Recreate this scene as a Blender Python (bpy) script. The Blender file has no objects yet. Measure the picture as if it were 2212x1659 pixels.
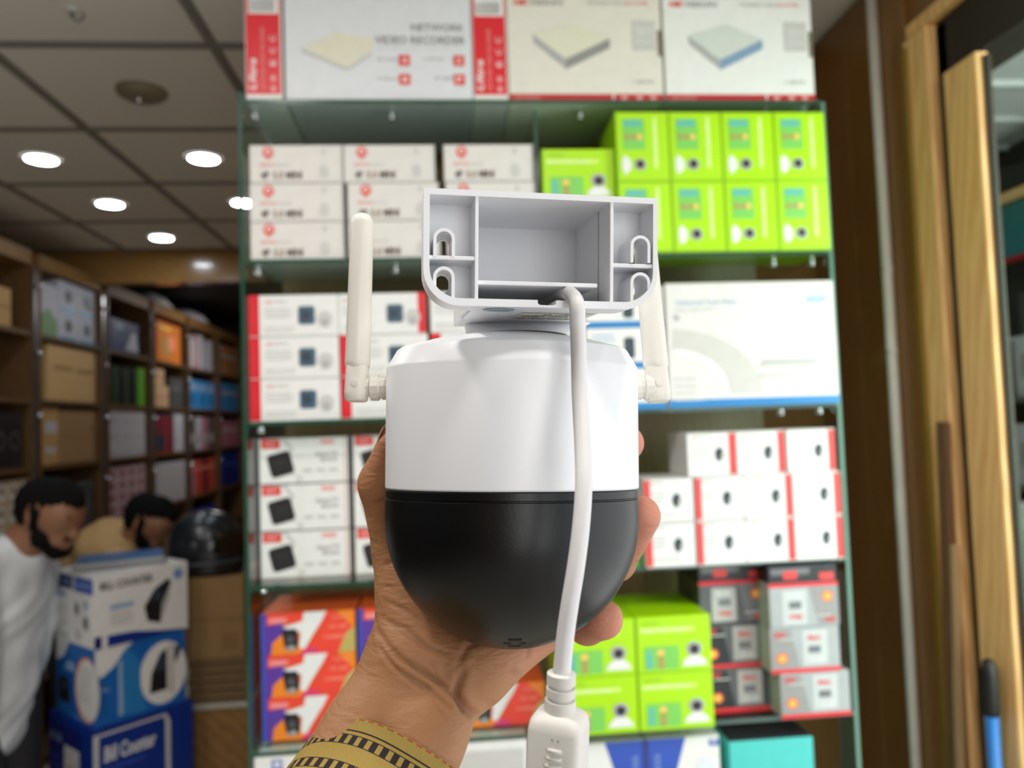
import bpy, bmesh, math, random
import numpy as np
from mathutils import Vector, Matrix
random.seed(7)
S = bpy.context.scene
COL = S.collection
R_ = math.radians

# ------------------------------------------------------------------ camera, exposure, world, big lights
cam_d = bpy.data.cameras.new('camera')
cam = bpy.data.objects.new('camera', cam_d); COL.objects.link(cam)
def cam_axes(yaw, pitch, roll):
    f = Vector((math.sin(yaw)*math.cos(pitch), math.cos(yaw)*math.cos(pitch), math.sin(pitch)))
    r0 = Vector((math.cos(yaw), -math.sin(yaw), 0)); u0 = r0.cross(f)
    return math.cos(roll)*r0+math.sin(roll)*u0, -math.sin(roll)*r0+math.cos(roll)*u0, f
cr, cu, cf = cam_axes(0.08589388, 0.04897713, -0.03419853)
cam.matrix_world = Matrix(((cr.x, cu.x, -cf.x, 0.3978957), (cr.y, cu.y, -cf.y, -1.5437982), (cr.z, cu.z, -cf.z, 1.5925163), (0, 0, 0, 1)))
cam_d.sensor_width = 36.0; cam_d.lens = 1660/2212*36
cam_d.clip_start = 0.01; cam_d.clip_end = 60
cam_d.dof.use_dof = True; cam_d.dof.focus_distance = 0.285; cam_d.dof.aperture_fstop = 9.4
S.camera = cam
S.view_settings.view_transform = 'Standard'; S.view_settings.look = 'None'
S.view_settings.gamma = 1; S.view_settings.use_curve_mapping = False
S.view_settings.exposure = 0.06
w = bpy.data.worlds.new('world'); S.world = w; w.use_nodes = True
w.node_tree.nodes['Background'].inputs[0].default_value = (0.80, 0.90, 1.0, 1)
w.node_tree.nodes['Background'].inputs[1].default_value = 0.6

def area(name, loc, target, sx, sy, power, color, shape='RECTANGLE'):
    l = bpy.data.lights.new(name, 'AREA'); l.shape = shape; l.size = sx
    if shape == 'RECTANGLE': l.size_y = sy
    l.energy = power; l.color = color
    o = bpy.data.objects.new(name, l); COL.objects.link(o)
    o.location = loc
    o.rotation_euler = (Vector(target)-Vector(loc)).to_track_quat('-Z', 'Y').to_euler()
    return o
area('shopfront_daylight', (1.0, -3.8, 1.5), (0.6, 0, 1.3), 1.3, 2.2, 22, (1.0, 0.985, 0.96))
area('doorway_daylight', (1.47, -1.20, 1.06), (0.0, -1.20, 1.06), 2.05, 1.5, 12.5, (0.97, 0.985, 1.0))
area('arcade_fill_light', (2.2, -0.9, 1.7), (2.3, 1.5, 1.8), 0.9, 1.6, 75, (0.95, 0.98, 1.0))  # added fill, brightens the passage beyond the door glass
for x, y, p in ((-0.10, -1.12, 10.0), (0.6885, -1.524, 6.0), (1.2885, -1.524, 2.5), (-1.111, 0.276, 5.0), (-1.111, -0.924, 7.0)):
    area('ceiling_fill_light', (x, y, 2.62), (x, y, 0), 0.14, 0.14, p, (1.0, 0.962, 0.94), 'DISK')  # unseen lamps added overhead to light the shelf and left aisle

# ------------------------------------------------------------------ materials
def lin(c):
    return tuple((v/12.92 if v <= 0.04045 else ((v+0.055)/1.055)**2.4) for v in (c[0]/255, c[1]/255, c[2]/255))
MATS = {}
def mat(name, rgb, rough=0.5, spec=0.5, metal=0.0, emit=0, bump=0.0, var=0.06, scale=40, coat=0, kind=None, rgb2=None, stretch=(1, 1, 1), sss=0, alpha=1):
    if name in MATS: return MATS[name]
    m = bpy.data.materials.new(name); m.use_nodes = True; nt = m.node_tree; N = nt.nodes; L = nt.links
    b = N['Principled BSDF']; c = lin(rgb)
    b.inputs['Roughness'].default_value = rough; b.inputs['Metallic'].default_value = metal
    b.inputs['Specular IOR Level'].default_value = spec
    b.inputs['Coat Weight'].default_value = coat
    if sss:
        b.inputs['Subsurface Weight'].default_value = sss; b.inputs['Subsurface Radius'].default_value = (1, 0.35, 0.2); b.inputs['Subsurface Scale'].default_value = 0.004
    tc = N.new('ShaderNodeTexCoord'); mp = N.new('ShaderNodeMapping'); mp.inputs['Scale'].default_value = stretch
    L.new(tc.outputs['Object'], mp.inputs['Vector'])
    nz = N.new('ShaderNodeTexNoise'); nz.inputs['Scale'].default_value = scale; nz.inputs['Detail'].default_value = 4
    L.new(mp.outputs['Vector'], nz.inputs['Vector'])
    mx = N.new('ShaderNodeMix'); mx.data_type = 'RGBA'
    c2 = lin(rgb2) if rgb2 else tuple(v*(1-var*2) for v in c); c1 = c if rgb2 else tuple(min(1, v*(1+var*0.5)) for v in c)
    mx.inputs[6].default_value = (*c1, 1); mx.inputs[7].default_value = (*c2, 1)
    fac = nz.outputs['Fac']
    if kind == 'wood':
        wv = N.new('ShaderNodeTexWave'); wv.inputs['Scale'].default_value = scale*0.5; wv.inputs['Distortion'].default_value = 6
        wv.inputs['Detail'].default_value = 3; wv.wave_type = 'BANDS'; wv.bands_direction = 'DIAGONAL'
        L.new(mp.outputs['Vector'], wv.inputs['Vector'])
        ad = N.new('ShaderNodeMath'); ad.operation = 'MULTIPLY'; L.new(wv.outputs['Fac'], ad.inputs[0]); L.new(nz.outputs['Fac'], ad.inputs[1])
        fac = ad.outputs[0]
    L.new(fac, mx.inputs[0]); L.new(mx.outputs[2], b.inputs['Base Color'])
    if bump:
        bp = N.new('ShaderNodeBump'); bp.inputs['Strength'].default_value = bump; bp.inputs['Distance'].default_value = 0.001
        L.new(nz.outputs['Fac'], bp.inputs['Height']); L.new(bp.outputs['Normal'], b.inputs['Normal'])
    if emit:
        b.inputs['Emission Color'].default_value = (*c, 1); b.inputs['Emission Strength'].default_value = emit
    MATS[name] = m; return m
def glass_mat(name, tint, refl=0.9, rough=0.0, facing_ior=1.5):
    if name in MATS: return MATS[name]
    m = bpy.data.materials.new(name); m.use_nodes = True; nt = m.node_tree; N = nt.nodes; L = nt.links
    N.remove(N['Principled BSDF']); out = N['Material Output']
    t = N.new('ShaderNodeBsdfTransparent'); t.inputs[0].default_value = (*lin(tint), 1)
    g = N.new('ShaderNodeBsdfGlossy'); g.inputs['Roughness'].default_value = rough; g.inputs[0].default_value = (refl, refl, refl, 1)
    f = N.new('ShaderNodeFresnel'); f.inputs[0].default_value = facing_ior
    mx = N.new('ShaderNodeMixShader'); gm = N.new('ShaderNodeNewGeometry'); sb = N.new('ShaderNodeMath'); sb.operation = 'SUBTRACT'; sb.inputs[0].default_value = 1; L.new(gm.outputs['Backfacing'], sb.inputs[1])
    ml = N.new('ShaderNodeMath'); ml.operation = 'MULTIPLY'; L.new(f.outputs[0], ml.inputs[0]); L.new(sb.outputs[0], ml.inputs[1])
    L.new(ml.outputs[0], mx.inputs[0]); L.new(t.outputs[0], mx.inputs[1]); L.new(g.outputs[0], mx.inputs[2])
    L.new(mx.outputs[0], out.inputs[0]); MATS[name] = m; return m

white_card = mat('white_card', (238, 236, 232), 0.45, 0.4)
cream_card = mat('cream_card', (232, 226, 214), 0.5, 0.3)
red_ink = mat('red_ink', (226, 30, 44), 0.4)
darkred_ink = mat('dark_red_ink', (196, 34, 42), 0.45)
pinkred_ink = mat('pale_red_ink', (228, 62, 60), 0.45)
rose_ink = mat('rose_ink', (238, 160, 156), 0.5)
grey_ink = mat('grey_ink', (150, 148, 146), 0.5)
pale_ink = mat('pale_grey_ink', (205, 202, 198), 0.5)
mid_ink = mat('mid_grey_ink', (178, 176, 174), 0.5)
black_ink = mat('black_ink', (38, 36, 36), 0.45)
brown_ink = mat('brown_black_ink', (84, 66, 56), 0.5)
offw_ink = mat('off_white_ink', (240, 240, 236), 0.5)
lime = mat('lime_card', (176, 228, 4), 0.35, 0.4, var=0.03)
pale_lime = mat('pale_lime_ink', (214, 244, 112), 0.4)
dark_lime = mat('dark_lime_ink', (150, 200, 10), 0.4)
sea_ink = mat('sea_green_ink', (126, 206, 88), 0.4)
sky_ink = mat('sky_blue_ink', (100, 188, 172), 0.4)
brick_ink = mat('brick_ink', (182, 150, 84), 0.4)
blue_ink = mat('blue_ink', (20, 128, 196), 0.4)
steel_ink = mat('steel_blue_ink', (72, 96, 118), 0.45)
slate_ink = mat('slate_ink', (52, 66, 78), 0.45)
paleblue_ink = mat('pale_blue_ink', (150, 180, 214), 0.45)
royal_ink = mat('royal_blue_ink', (52, 86, 186), 0.4)
navy_ink = mat('navy_ink', (24, 30, 110), 0.4)
deepblue = mat('deep_blue_card', (14, 50, 140), 0.35)
midblue = mat('mid_blue_card', (24, 104, 186), 0.35)
cyan_ink = mat('cyan_ink', (70, 170, 214), 0.4)
teal = mat('teal_card', (78, 200, 194), 0.4)
orange_ink = mat('orange_ink', (252, 140, 36), 0.4)
coral_ink = mat('coral_ink', (246, 74, 54), 0.4)
tomato_ink = mat('tomato_ink', (252, 150, 120), 0.4)
purple_ink = mat('purple_ink', (96, 60, 160), 0.4)
magenta_ink = mat('magenta_ink', (230, 62, 120), 0.4)
olive_ink = mat('olive_ink', (196, 178, 100), 0.4)
plum_card = mat('plum_card', (104, 34, 60), 0.45)
charcoal = mat('charcoal_card', (84, 86, 88), 0.4)
silver_card = mat('silver_card', (168, 172, 172), 0.35, 0.6)
lightsilver = mat('light_silver_ink', (196, 200, 198), 0.35)
darksilver = mat('dark_silver_ink', (112, 114, 116), 0.4)
black_card = mat('black_card', (30, 31, 34), 0.4)
yellow_ink = mat('yellow_ink', (255, 200, 96), 0.4)
carton_m = mat('carton', (196, 158, 104), 0.7, 0.2, scale=25)
carton_dark = mat('carton_dark', (140, 108, 70), 0.7, 0.2, scale=25)
ivory_ink = mat('ivory_ink', (228, 224, 202), 0.5)

# ------------------------------------------------------------------ mesh helpers
class MB:
    def __init__(s): s.v = []; s.f = []; s.m = []; s.mats = []
    def mi(s, m):
        if m not in s.mats: s.mats.append(m)
        return s.mats.index(m)
    def add(s, vs, fs, m):
        o = len(s.v); k = s.mi(m); s.v += [tuple(v) for v in vs]
        for f in fs: s.f.append(tuple(i+o for i in f)); s.m.append(k)
    def box(s, x0, y0, z0, x1, y1, z1, m):
        vs = [(x, y, z) for z in (z0, z1) for y in (y0, y1) for x in (x0, x1)]
        s.add(vs, [(0, 2, 3, 1), (4, 5, 7, 6), (0, 1, 5, 4), (2, 6, 7, 3), (0, 4, 6, 2), (1, 3, 7, 5)], m)
    def bar(s, a, b, wx, wy, m, up=(0, 0, 1)):
        a, b = Vector(a), Vector(b); d = (b-a).normalized(); u = Vector(up)
        if abs(d.dot(u)) > 0.95: u = Vector((1, 0, 0))
        r = d.cross(u).normalized()*wx/2; u = r.cross(d).normalized()*wy/2
        vs = [p+q for p in (a, b) for q in (-r-u, r-u, r+u, -r+u)]
        s.add(vs, [(0, 3, 2, 1), (4, 5, 6, 7), (0, 1, 5, 4), (1, 2, 6, 5), (2, 3, 7, 6), (3, 0, 4, 7)], m)
    def tube(s, pts, rad, m, n=16, cap=True):
        pts = [Vector(p) for p in pts]; N = len(pts)
        rad = rad if hasattr(rad, '__len__') else [rad]*N
        t0 = (pts[1]-pts[0]).normalized(); u = t0.orthogonal().normalized(); vs = []
        for i, p in enumerate(pts):
            t = (pts[min(i+1, N-1)]-pts[max(i-1, 0)]).normalized()
            u = (u-t*u.dot(t)).normalized(); q = t.cross(u)
            vs += [p+(u*math.cos(2*math.pi*k/n)+q*math.sin(2*math.pi*k/n))*rad[i] for k in range(n)]
        fs = [(i*n+k, i*n+(k+1) % n, (i+1)*n+(k+1) % n, (i+1)*n+k) for i in range(N-1) for k in range(n)]
        if cap: fs += [tuple(range(n-1, -1, -1)), tuple((N-1)*n+k for k in range(n))]
        s.add(vs, fs, m)
    def lathe(s, prof, m, n=48, c=(0, 0, 0), ax='z', cap=True):
        vs = []; fs = []; P = len(prof)
        for r, h in prof:
            for k in range(n):
                a = 2*math.pi*k/n; x, y = r*math.cos(a), r*math.sin(a)
                vs.append({'z': (c[0]+x, c[1]+y, c[2]+h), 'x': (c[0]+h, c[1]+x, c[2]+y), 'y': (c[0]+y, c[1]+h, c[2]+x)}[ax])
        fs = [(i*n+k, i*n+(k+1) % n, (i+1)*n+(k+1) % n, (i+1)*n+k) for i in range(P-1) for k in range(n)]
        if cap: fs += [tuple(range(n-1, -1, -1)), tuple((P-1)*n+k for k in range(n))]
        s.add(vs, fs, m)
    def loft(s, rings, m, cap=True):
        n = len(rings[0]); vs = [p for r in rings for p in r]
        fs = [(i*n+k, i*n+(k+1) % n, (i+1)*n+(k+1) % n, (i+1)*n+k) for i in range(len(rings)-1) for k in range(n)]
        if cap: fs += [tuple(range(n-1, -1, -1)), tuple((len(rings)-1)*n+k for k in range(n))]
        s.add(vs, fs, m)
    def prism(s, outer, holes, y0, y1, m):
        """polygon with holes in the x-z plane, extruded along y"""
        bm = bmesh.new(); es = []
        for loop in [outer]+holes:
            vv = [bm.verts.new((p[0], 0, p[1])) for p in loop]
            es += [bm.edges.new((vv[i], vv[(i+1) % len(vv)])) for i in range(len(vv))]
        bmesh.ops.triangle_fill(bm, use_beauty=True, edges=es, normal=(0, -1, 0))
        bm.verts.ensure_lookup_table(); bm.verts.index_update(); n = len(bm.verts)
        vs = [(v.co.x, y0, v.co.z) for v in bm.verts]+[(v.co.x, y1, v.co.z) for v in bm.verts]
        fs = []
        for f in bm.faces:
            ix = [v.index for v in f.verts]
            if f.normal.y > 0: ix.reverse()
            fs.append(tuple(ix)); fs.append(tuple(i+n for i in reversed(ix)))
        bm.free(); o = 0
        for loop in [outer]+holes:
            k = len(loop); fs += [(o+i, o+(i+1) % k, o+(i+1) % k+n, o+i+n) for i in range(k)]; o += k
        s.add(vs, fs, m)
    def ell(s, c, r, m, n=20, k=12):
        vs = []; fs = []
        for i in range(k+1):
            t = math.pi*i/k
            for j in range(n):
                a = 2*math.pi*j/n; vs.append((c[0]+r[0]*math.sin(t)*math.cos(a), c[1]+r[1]*math.sin(t)*math.sin(a), c[2]+r[2]*math.cos(t)))
        fs = [(i*n+j, i*n+(j+1) % n, (i+1)*n+(j+1) % n, (i+1)*n+j) for i in range(k) for j in range(n)]
        s.add(vs, fs, m)
    def mesh(s, name, smooth=False, fix=True, angle=None):
        me = bpy.data.meshes.new(name); me.from_pydata(s.v, [], s.f)
        for m in s.mats: me.materials.append(m)
        me.polygons.foreach_set('material_index', s.m)
        if fix:
            bm = bmesh.new(); bm.from_mesh(me); bmesh.ops.remove_doubles(bm, verts=bm.verts, dist=1e-6)
            bmesh.ops.recalc_face_normals(bm, faces=bm.faces); bm.to_mesh(me); bm.free()
        if smooth or angle: me.polygons.foreach_set('use_smooth', [True]*len(me.polygons))
        if angle: me.set_sharp_from_angle(angle=R_(angle))
        me.update(); return me

def link(name, data, parent=None, loc=(0, 0, 0), rotz=0, mw=None, **props):
    o = bpy.data.objects.new(name, data); COL.objects.link(o)
    if parent: o.parent = parent
    if mw is not None: o.matrix_world = mw
    else: o.location = loc; o.rotation_euler = (0, 0, rotz)
    for k, v in props.items(): o[k] = v
    return o
def part(name, mb, parent, smooth=False, angle=None, label=None, fix=True, kind=None):
    o = link(name, mb.mesh(name, smooth, fix, angle), parent)
    if label: o['label'] = label
    if kind: o['kind'] = kind
    return o
def struct(name, mb, parent=None, **k): return link(name, mb.mesh(name, **k), parent, kind='structure')
def thing(name, label, cat, loc=(0, 0, 0), rotz=0, group=None, mw=None):
    o = link(name, None, None, loc, rotz, mw, label=label, category=cat)
    if group: o['group'] = group
    return o

def bevel_box(x0, y0, z0, x1, y1, z1, m, r=0.0015, seg=1):
    bm = bmesh.new(); bmesh.ops.create_cube(bm, size=1)
    for v in bm.verts: v.co = (x0+(v.co.x+.5)*(x1-x0), y0+(v.co.y+.5)*(y1-y0), z0+(v.co.z+.5)*(z1-z0))
    bmesh.ops.bevel(bm, geom=bm.edges[:], offset=r, segments=seg, affect='EDGES', profile=0.5)
    mb = MB(); bm.verts.index_update()
    mb.add([v.co[:] for v in bm.verts], [tuple(v.index for v in f.verts) for f in bm.faces], m); bm.free()
    return mb
_TX = {}
def text_geo(txt, bold=0.0, shear=0.0):
    key = (txt, bold, shear)
    if key not in _TX:
        cu = bpy.data.curves.new('t', 'FONT'); cu.body = txt; cu.size = 1; cu.offset = bold; cu.shear = shear; cu.resolution_u = 2
        cu.space_line = 0.95
        ob = bpy.data.objects.new('t', cu); me = ob.to_mesh()
        vs = [(v.co.x, v.co.y) for v in me.vertices]; fs = [tuple(p.vertices) for p in me.polygons]
        ob.to_mesh_clear(); bpy.data.objects.remove(ob); bpy.data.curves.remove(cu)
        xs = [v[0] for v in vs]; ys = [v[1] for v in vs]
        _TX[key] = (vs, fs, min(xs), max(xs), min(ys), max(ys))
    return _TX[key]
def print_mesh(name, shapes, w, h, T, base=0):
    """flat print in fractions (u, v) of a w x h face; T maps (x, z, lift) to the box"""
    mb = MB(); lift = 0.0004+base*0.00025
    for s in shapes:
        k, m = s[0], s[-1]; lift += 0.00006
        if k == 'r': pts = [(s[1], s[2]), (s[3], s[2]), (s[3], s[4]), (s[1], s[4])]
        elif k == 'p': pts = s[1]
        elif k == 'd':
            n = 24; pts = [(s[1]+s[3]*math.cos(2*math.pi*i/n), s[2]+s[4]*math.sin(2*math.pi*i/n)) for i in range(n)]
        elif k == 'rr':   # rounded square about (u, v), half sizes in metres, rotation
            cx, cz, a, b, rot, rad = s[1]*w, s[2]*h, s[3], s[4], R_(s[5]), s[6]; pts = []
            for qx, qz, a0 in ((1, 1, 0), (-1, 1, 90), (-1, -1, 180), (1, -1, 270)):
                for j in range(5):
                    t = R_(a0+22.5*j); px, pz = qx*(a-rad)+rad*math.cos(t), qz*(b-rad)+rad*math.sin(t)
                    pts.append(((cx+px*math.cos(rot)-pz*math.sin(rot))/w, (cz+px*math.sin(rot)+pz*math.cos(rot))/h))
        elif k == 't':    # ('t', text, u, v, width_u, height_v, opts, mat) fills that rectangle
            o = s[6]; vs, fs, x0, x1, y0, y1 = text_geo(s[1], o.get('bold', 0.0), o.get('shear', 0.0))
            sx, sy = 1/(x1-x0), 1/(y1-y0); out = []
            for x, y in vs:
                a, b = (x-x0)*sx, (y-y0)*sy
                rot = o.get('rot', 0)
                if rot == 90: a, b = 1-b, a
                elif rot == 180: a, b = 1-a, 1-b
                elif rot == 270: a, b = b, 1-a
                out.append(T((s[2]+a*s[4])*w, (s[3]+b*s[5])*h, lift))
            mb.add(out, fs, m); continue
        mb.add([T(p[0]*w, p[1]*h, lift) for p in pts], [tuple(range(len(pts)))], m)
    return mb.mesh(name, fix=False)
def front_T(w, d): return lambda x, z, l: (x-w/2, -l, z)
def left_T(w, d): return lambda x, z, l: (-w/2-l, d-x, z)

def clusters(shapes, w, h):
    """split a printed part into the pieces that lie apart from each other"""
    bb = []
    for s in shapes:
        k = s[0]
        if k == 'r': b = (s[1], s[2], s[3], s[4])
        elif k == 'p': b = (min(p[0] for p in s[1]), min(p[1] for p in s[1]), max(p[0] for p in s[1]), max(p[1] for p in s[1]))
        elif k == 'd': b = (s[1]-s[3], s[2]-s[4], s[1]+s[3], s[2]+s[4])
        elif k == 'rr': b = (s[1]-s[3]/w, s[2]-s[4]/h, s[1]+s[3]/w, s[2]+s[4]/h)
        else: b = (s[2], s[3], s[2]+s[4], s[3]+s[5])
        bb.append((b[0]*w, b[1]*h, b[2]*w, b[3]*h))
    g = list(range(len(bb)))
    for i in range(len(bb)):
        for j in range(i):
            a, b = bb[i], bb[j]
            gx = max(0, a[0]-b[2], b[0]-a[2]); gz = max(0, a[1]-b[3], b[1]-a[3])
            if math.hypot(gx, gz) <= 0.0125:
                gi, gj = g[i], g[j]; g = [gj if q == gi else q for q in g]
    out = {}
    for i, q in enumerate(g): out.setdefault(q, []).append(shapes[i])
    return list(out.values())

class Kind:
    """a carton: bevelled body with flat printed parts; copies share mesh data"""
    def __init__(s, name, w, h, d, m, prints, left=(), top=None):
        s.name, s.w, s.h, s.d = name, w, h, d
        s.body = bevel_box(-w/2, 0, 0, w/2, d, h, m).mesh(name)
        s.parts = [(pn, print_mesh(pn, c, w, h, front_T(w, d), i)) for i, (pn, sh) in enumerate(prints) for c in clusters(sh, w, h)]
        s.parts += [(pn, print_mesh(pn, c, d, h, left_T(w, d), i)) for i, (pn, sh) in enumerate(left) for c in clusters(sh, d, h)]
    def put(s, x, y, z, label, cat='box', group=None, rotz=0):
        o = link(s.name, s.body, None, (x, y, z), rotz, label=label, category=cat)
        if group: o['group'] = group
        for pn, me in s.parts: link(pn, me, o)
        return o

# ------------------------------------------------------------------ implicit bodies (one continuous surface)
def sdf_surface(caps, voxel, pad=0.012):
    P = np.array([c[0] for c in caps]+[c[2] for c in caps], float); Rr = max(max(c[1], c[3]) for c in caps)
    lo = P.min(0)-Rr-pad; hi = P.max(0)+Rr+pad
    n = np.ceil((hi-lo)/voxel).astype(int)+1
    D = np.full(n, 1.0, np.float32)
    ax = [lo[i]+voxel*np.arange(n[i]) for i in range(3)]
    for a, ra, b, rb, k in caps:
        a = np.array(a, float); b = np.array(b, float); rm = max(ra, rb)+k+2.5*voxel+0.004
        i0 = np.maximum(np.floor((np.minimum(a, b)-rm-lo)/voxel).astype(int), 0); i1 = np.minimum(np.ceil((np.maximum(a, b)+rm-lo)/voxel).astype(int)+1, n)
        sl = tuple(slice(i0[i], i1[i]) for i in range(3))
        X, Y, Z = np.meshgrid(*[ax[i][sl[i]] for i in range(3)], indexing='ij')
        ab = b-a; L2 = max((ab**2).sum(), 1e-12)
        t = np.clip(((X-a[0])*ab[0]+(Y-a[1])*ab[1]+(Z-a[2])*ab[2])/L2, 0, 1)
        d = np.sqrt((X-a[0]-t*ab[0])**2+(Y-a[1]-t*ab[1])**2+(Z-a[2]-t*ab[2])**2)-(ra+(rb-ra)*t)
        o = D[sl]; hh = np.clip(0.5+0.5*(o-d)/k, 0, 1)
        D[sl] = np.where(o > 0.9, d, o*(1-hh)+d*hh-k*hh*(1-hh))
    ins = D < 0
    c = [ins[dx:n[0]-1+dx, dy:n[1]-1+dy, dz:n[2]-1+dz] for dx in (0, 1) for dy in (0, 1) for dz in (0, 1)]
    cnt = sum(x.astype(np.int8) for x in c); act = (cnt > 0) & (cnt < 8)
    idx = np.full(act.shape, -1, np.int64); cells = np.argwhere(act); idx[act] = np.arange(len(cells))
    acc = np.zeros((len(cells), 3)); num = np.zeros(len(cells))
    corners = np.array([(dx, dy, dz) for dx in (0, 1) for dy in (0, 1) for dz in (0, 1)])
    val = np.stack([D[cells[:, 0]+q[0], cells[:, 1]+q[1], cells[:, 2]+q[2]] for q in corners], 1)
    for i in range(8):
        for j in range(i+1, 8):
            if np.abs(corners[i]-corners[j]).sum() != 1: continue
            va, vb = val[:, i], val[:, j]; x = (va < 0) != (vb < 0)
            t = np.where(x, va/np.where(x, va-vb, 1), 0)
            p = corners[i]+t[:, None]*(corners[j]-corners[i])
            acc[x] += p[x]; num[x] += 1
    V = lo+voxel*(cells+acc/num[:, None])
    F = []
    for axn in range(3):
        s0 = [slice(0, n[i]) for i in range(3)]; s1 = list(s0); s0[axn] = slice(0, n[axn]-1); s1[axn] = slice(1, n[axn])
        A = ins[tuple(s0)]; B = ins[tuple(s1)]; E = np.argwhere(A != B)
        u, v = [(1, 2), (2, 0), (0, 1)][axn]
        E = E[(E[:, u] > 0) & (E[:, v] > 0) & (E[:, u] < n[u]-1) & (E[:, v] < n[v]-1)]
        q = []
        for du, dv in ((-1, -1), (0, -1), (0, 0), (-1, 0)):
            e = E.copy(); e[:, u] += du; e[:, v] += dv; q.append(idx[e[:, 0], e[:, 1], e[:, 2]])
        q = np.stack(q, 1); fl = ~A[E[:, 0], E[:, 1], E[:, 2]]; q[fl] = q[fl][:, ::-1]
        F.append(q[(q >= 0).all(1)])
    return V, np.concatenate(F)
def relax(V, F, it=3, lam=0.5):
    e = np.concatenate([F[:, [0, 1]], F[:, [1, 2]], F[:, [2, 3]], F[:, [3, 0]]]); e = np.concatenate([e, e[:, ::-1]])
    deg = np.bincount(e[:, 0], minlength=len(V))[:, None]
    for _ in range(it):
        for l in (lam, -lam*1.03):
            s = np.stack([np.bincount(e[:, 0], V[e[:, 1], k], len(V)) for k in range(3)], 1)/deg
            V = V+l*(s-V)
    return V
def np_mesh(name, V, F, m, fix=False):
    me = bpy.data.meshes.new(name); me.from_pydata(V.tolist(), [], F.tolist())
    if isinstance(m, (list, tuple)):
        for q in m: me.materials.append(q)
    else: me.materials.append(m)
    me.polygons.foreach_set('use_smooth', [True]*len(me.polygons)); me.update(); return me

# ================================================================== SETTING
wall_brown = mat('dark_brown_laminate', (150, 104, 54), 0.28, 0.5, kind='wood', rgb2=(116, 78, 40), scale=14, stretch=(6, 6, 0.5))
light_wood = mat('light_wood', (255, 208, 140), 0.42, 0.4, kind='wood', rgb2=(226, 164, 100), scale=9, stretch=(5, 5, 0.7))
tan_wood = mat('tan_wood', (150, 112, 62), 0.5, 0.4, kind='wood', rgb2=(112, 78, 40), scale=10, stretch=(2, 2, 2))
shelf_wood = mat('shelf_brown_board', (108, 78, 44), 0.5, 0.4, kind='wood', rgb2=(74, 52, 30), scale=10, stretch=(5, 5, 0.7))
dark_paint = mat('dark_paint', (36, 34, 30), 0.6)
ceil_white = mat('ceiling_tile_white', (240, 235, 222), 0.85, 0.2, bump=0.15, scale=180)
grid_grey = mat('ceiling_grid_grey', (138, 134, 124), 0.6)
plaster = mat('plaster', (232, 226, 212), 0.8)
floor_m = mat('floor_tile_pale', (208, 202, 192), 0.35, 0.5, rgb2=(190, 184, 174), scale=6)
metal = mat('bright_metal', (190, 192, 196), 0.25, metal=1.0)
chrome = mat('chrome', (226, 228, 230), 0.12, metal=1.0)
black_rubber = mat('black_rubber', (24, 22, 20), 0.5)
gl_clear = glass_mat('clear_shelf_glass', (240, 248, 244))
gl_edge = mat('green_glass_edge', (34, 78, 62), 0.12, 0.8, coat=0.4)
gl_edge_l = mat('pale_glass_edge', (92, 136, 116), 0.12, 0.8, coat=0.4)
gl_door = glass_mat('door_glass', (214, 224, 218))

mb = MB(); mb.box(-2.0, -4.0, -0.1, 6.5, 6.6, 0.0, floor_m); struct('floor', mb)
mb = MB(); mb.box(-2.0, -4.0, 2.668, 1.62, 3.1, 2.75, plaster); ceiling = struct('ceiling', mb)
# ceiling: tiles in a T-bar grid, 600 mm module
GX, GY = -0.2115, 0.576
tile = bevel_box(-0.287, -0.287, 0, 0.287, 0.287, 0.014, ceil_white, 0.004).mesh('ceiling_tile')
for i in range(-3, 3):
    for j in range(-3, 5):
        cx, cy = GX+0.6*i+0.3, GY+0.6*j-0.3
        if cy > 3.06 or cx-0.287 < -2.0: continue
        o = link('ceiling_tile', tile, ceiling, (cx, cy, 2.653))
for i in range(-2, 4):
    mb = MB(); mb.box(GX+0.6*i-0.0125, -1.9, 2.646, GX+0.6*i+0.0125, 3.07, 2.668, grid_grey); part('ceiling_grid_bar', mb, ceiling)
for j in range(-4, 5):
    mb = MB(); mb.box(-1.96, GY+0.6*j-0.0125, 2.6465, 1.48, GY+0.6*j+0.0125, 2.668, grid_grey); part('ceiling_grid_bar', mb, ceiling)
mb = MB(); mb.box(-2.08, -4.0, 0, -1.98, 6.6, 2.9, dark_paint); struct('wall_left', mb)
mb = MB(); mb.box(-2.0, 6.5, 0, 1.7, 6.6, 2.9, dark_paint); struct('wall_back', mb)
mb = MB(); mb.box(-2.0, -4.1, 0, 0.65, -4.0, 2.9, tan_wood); struct('wall_light_block', mb)  # unseen wall added to hold back sky light from behind the camera
mb = MB(); mb.box(-2.0, 3.1, 2.68, 0.2, 6.5, 2.76, dark_paint); struct('ceiling_rear', mb)
mb = MB(); mb.box(-1.98, 3.07, 2.475, 0.0, 3.17, 2.668, mat('varnished_beam', (170, 130, 74), 0.22, 0.5, kind='wood', rgb2=(140, 102, 56), scale=10, stretch=(1, 4, 4), coat=0.4)); struct('trim_1', mb)
mb = MB(); mb.box(0.02, 0.60, 0, 1.485, 0.68, 2.668, wall_brown); mb.box(0.02, 0.68, 0, 0.10, 6.5, 2.9, wall_brown); struct('wall_partition', mb)
# right wall, in vertical laminate panels
wr = MB(); wr.box(1.50, 0.12, 0, 1.62, 0.70, 2.668, wall_brown); wr.box(1.50, -0.30, 2.46, 1.62, 0.12, 2.668, wall_brown)
wall_right = struct('wall_right', wr)
for a, b in ((0.12, 0.375), (0.378, 0.598)):
    part('laminate_panel', bevel_box(1.485, a, 0.0, 1.50, b, 2.645, wall_brown, 0.002), wall_right)
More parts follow.
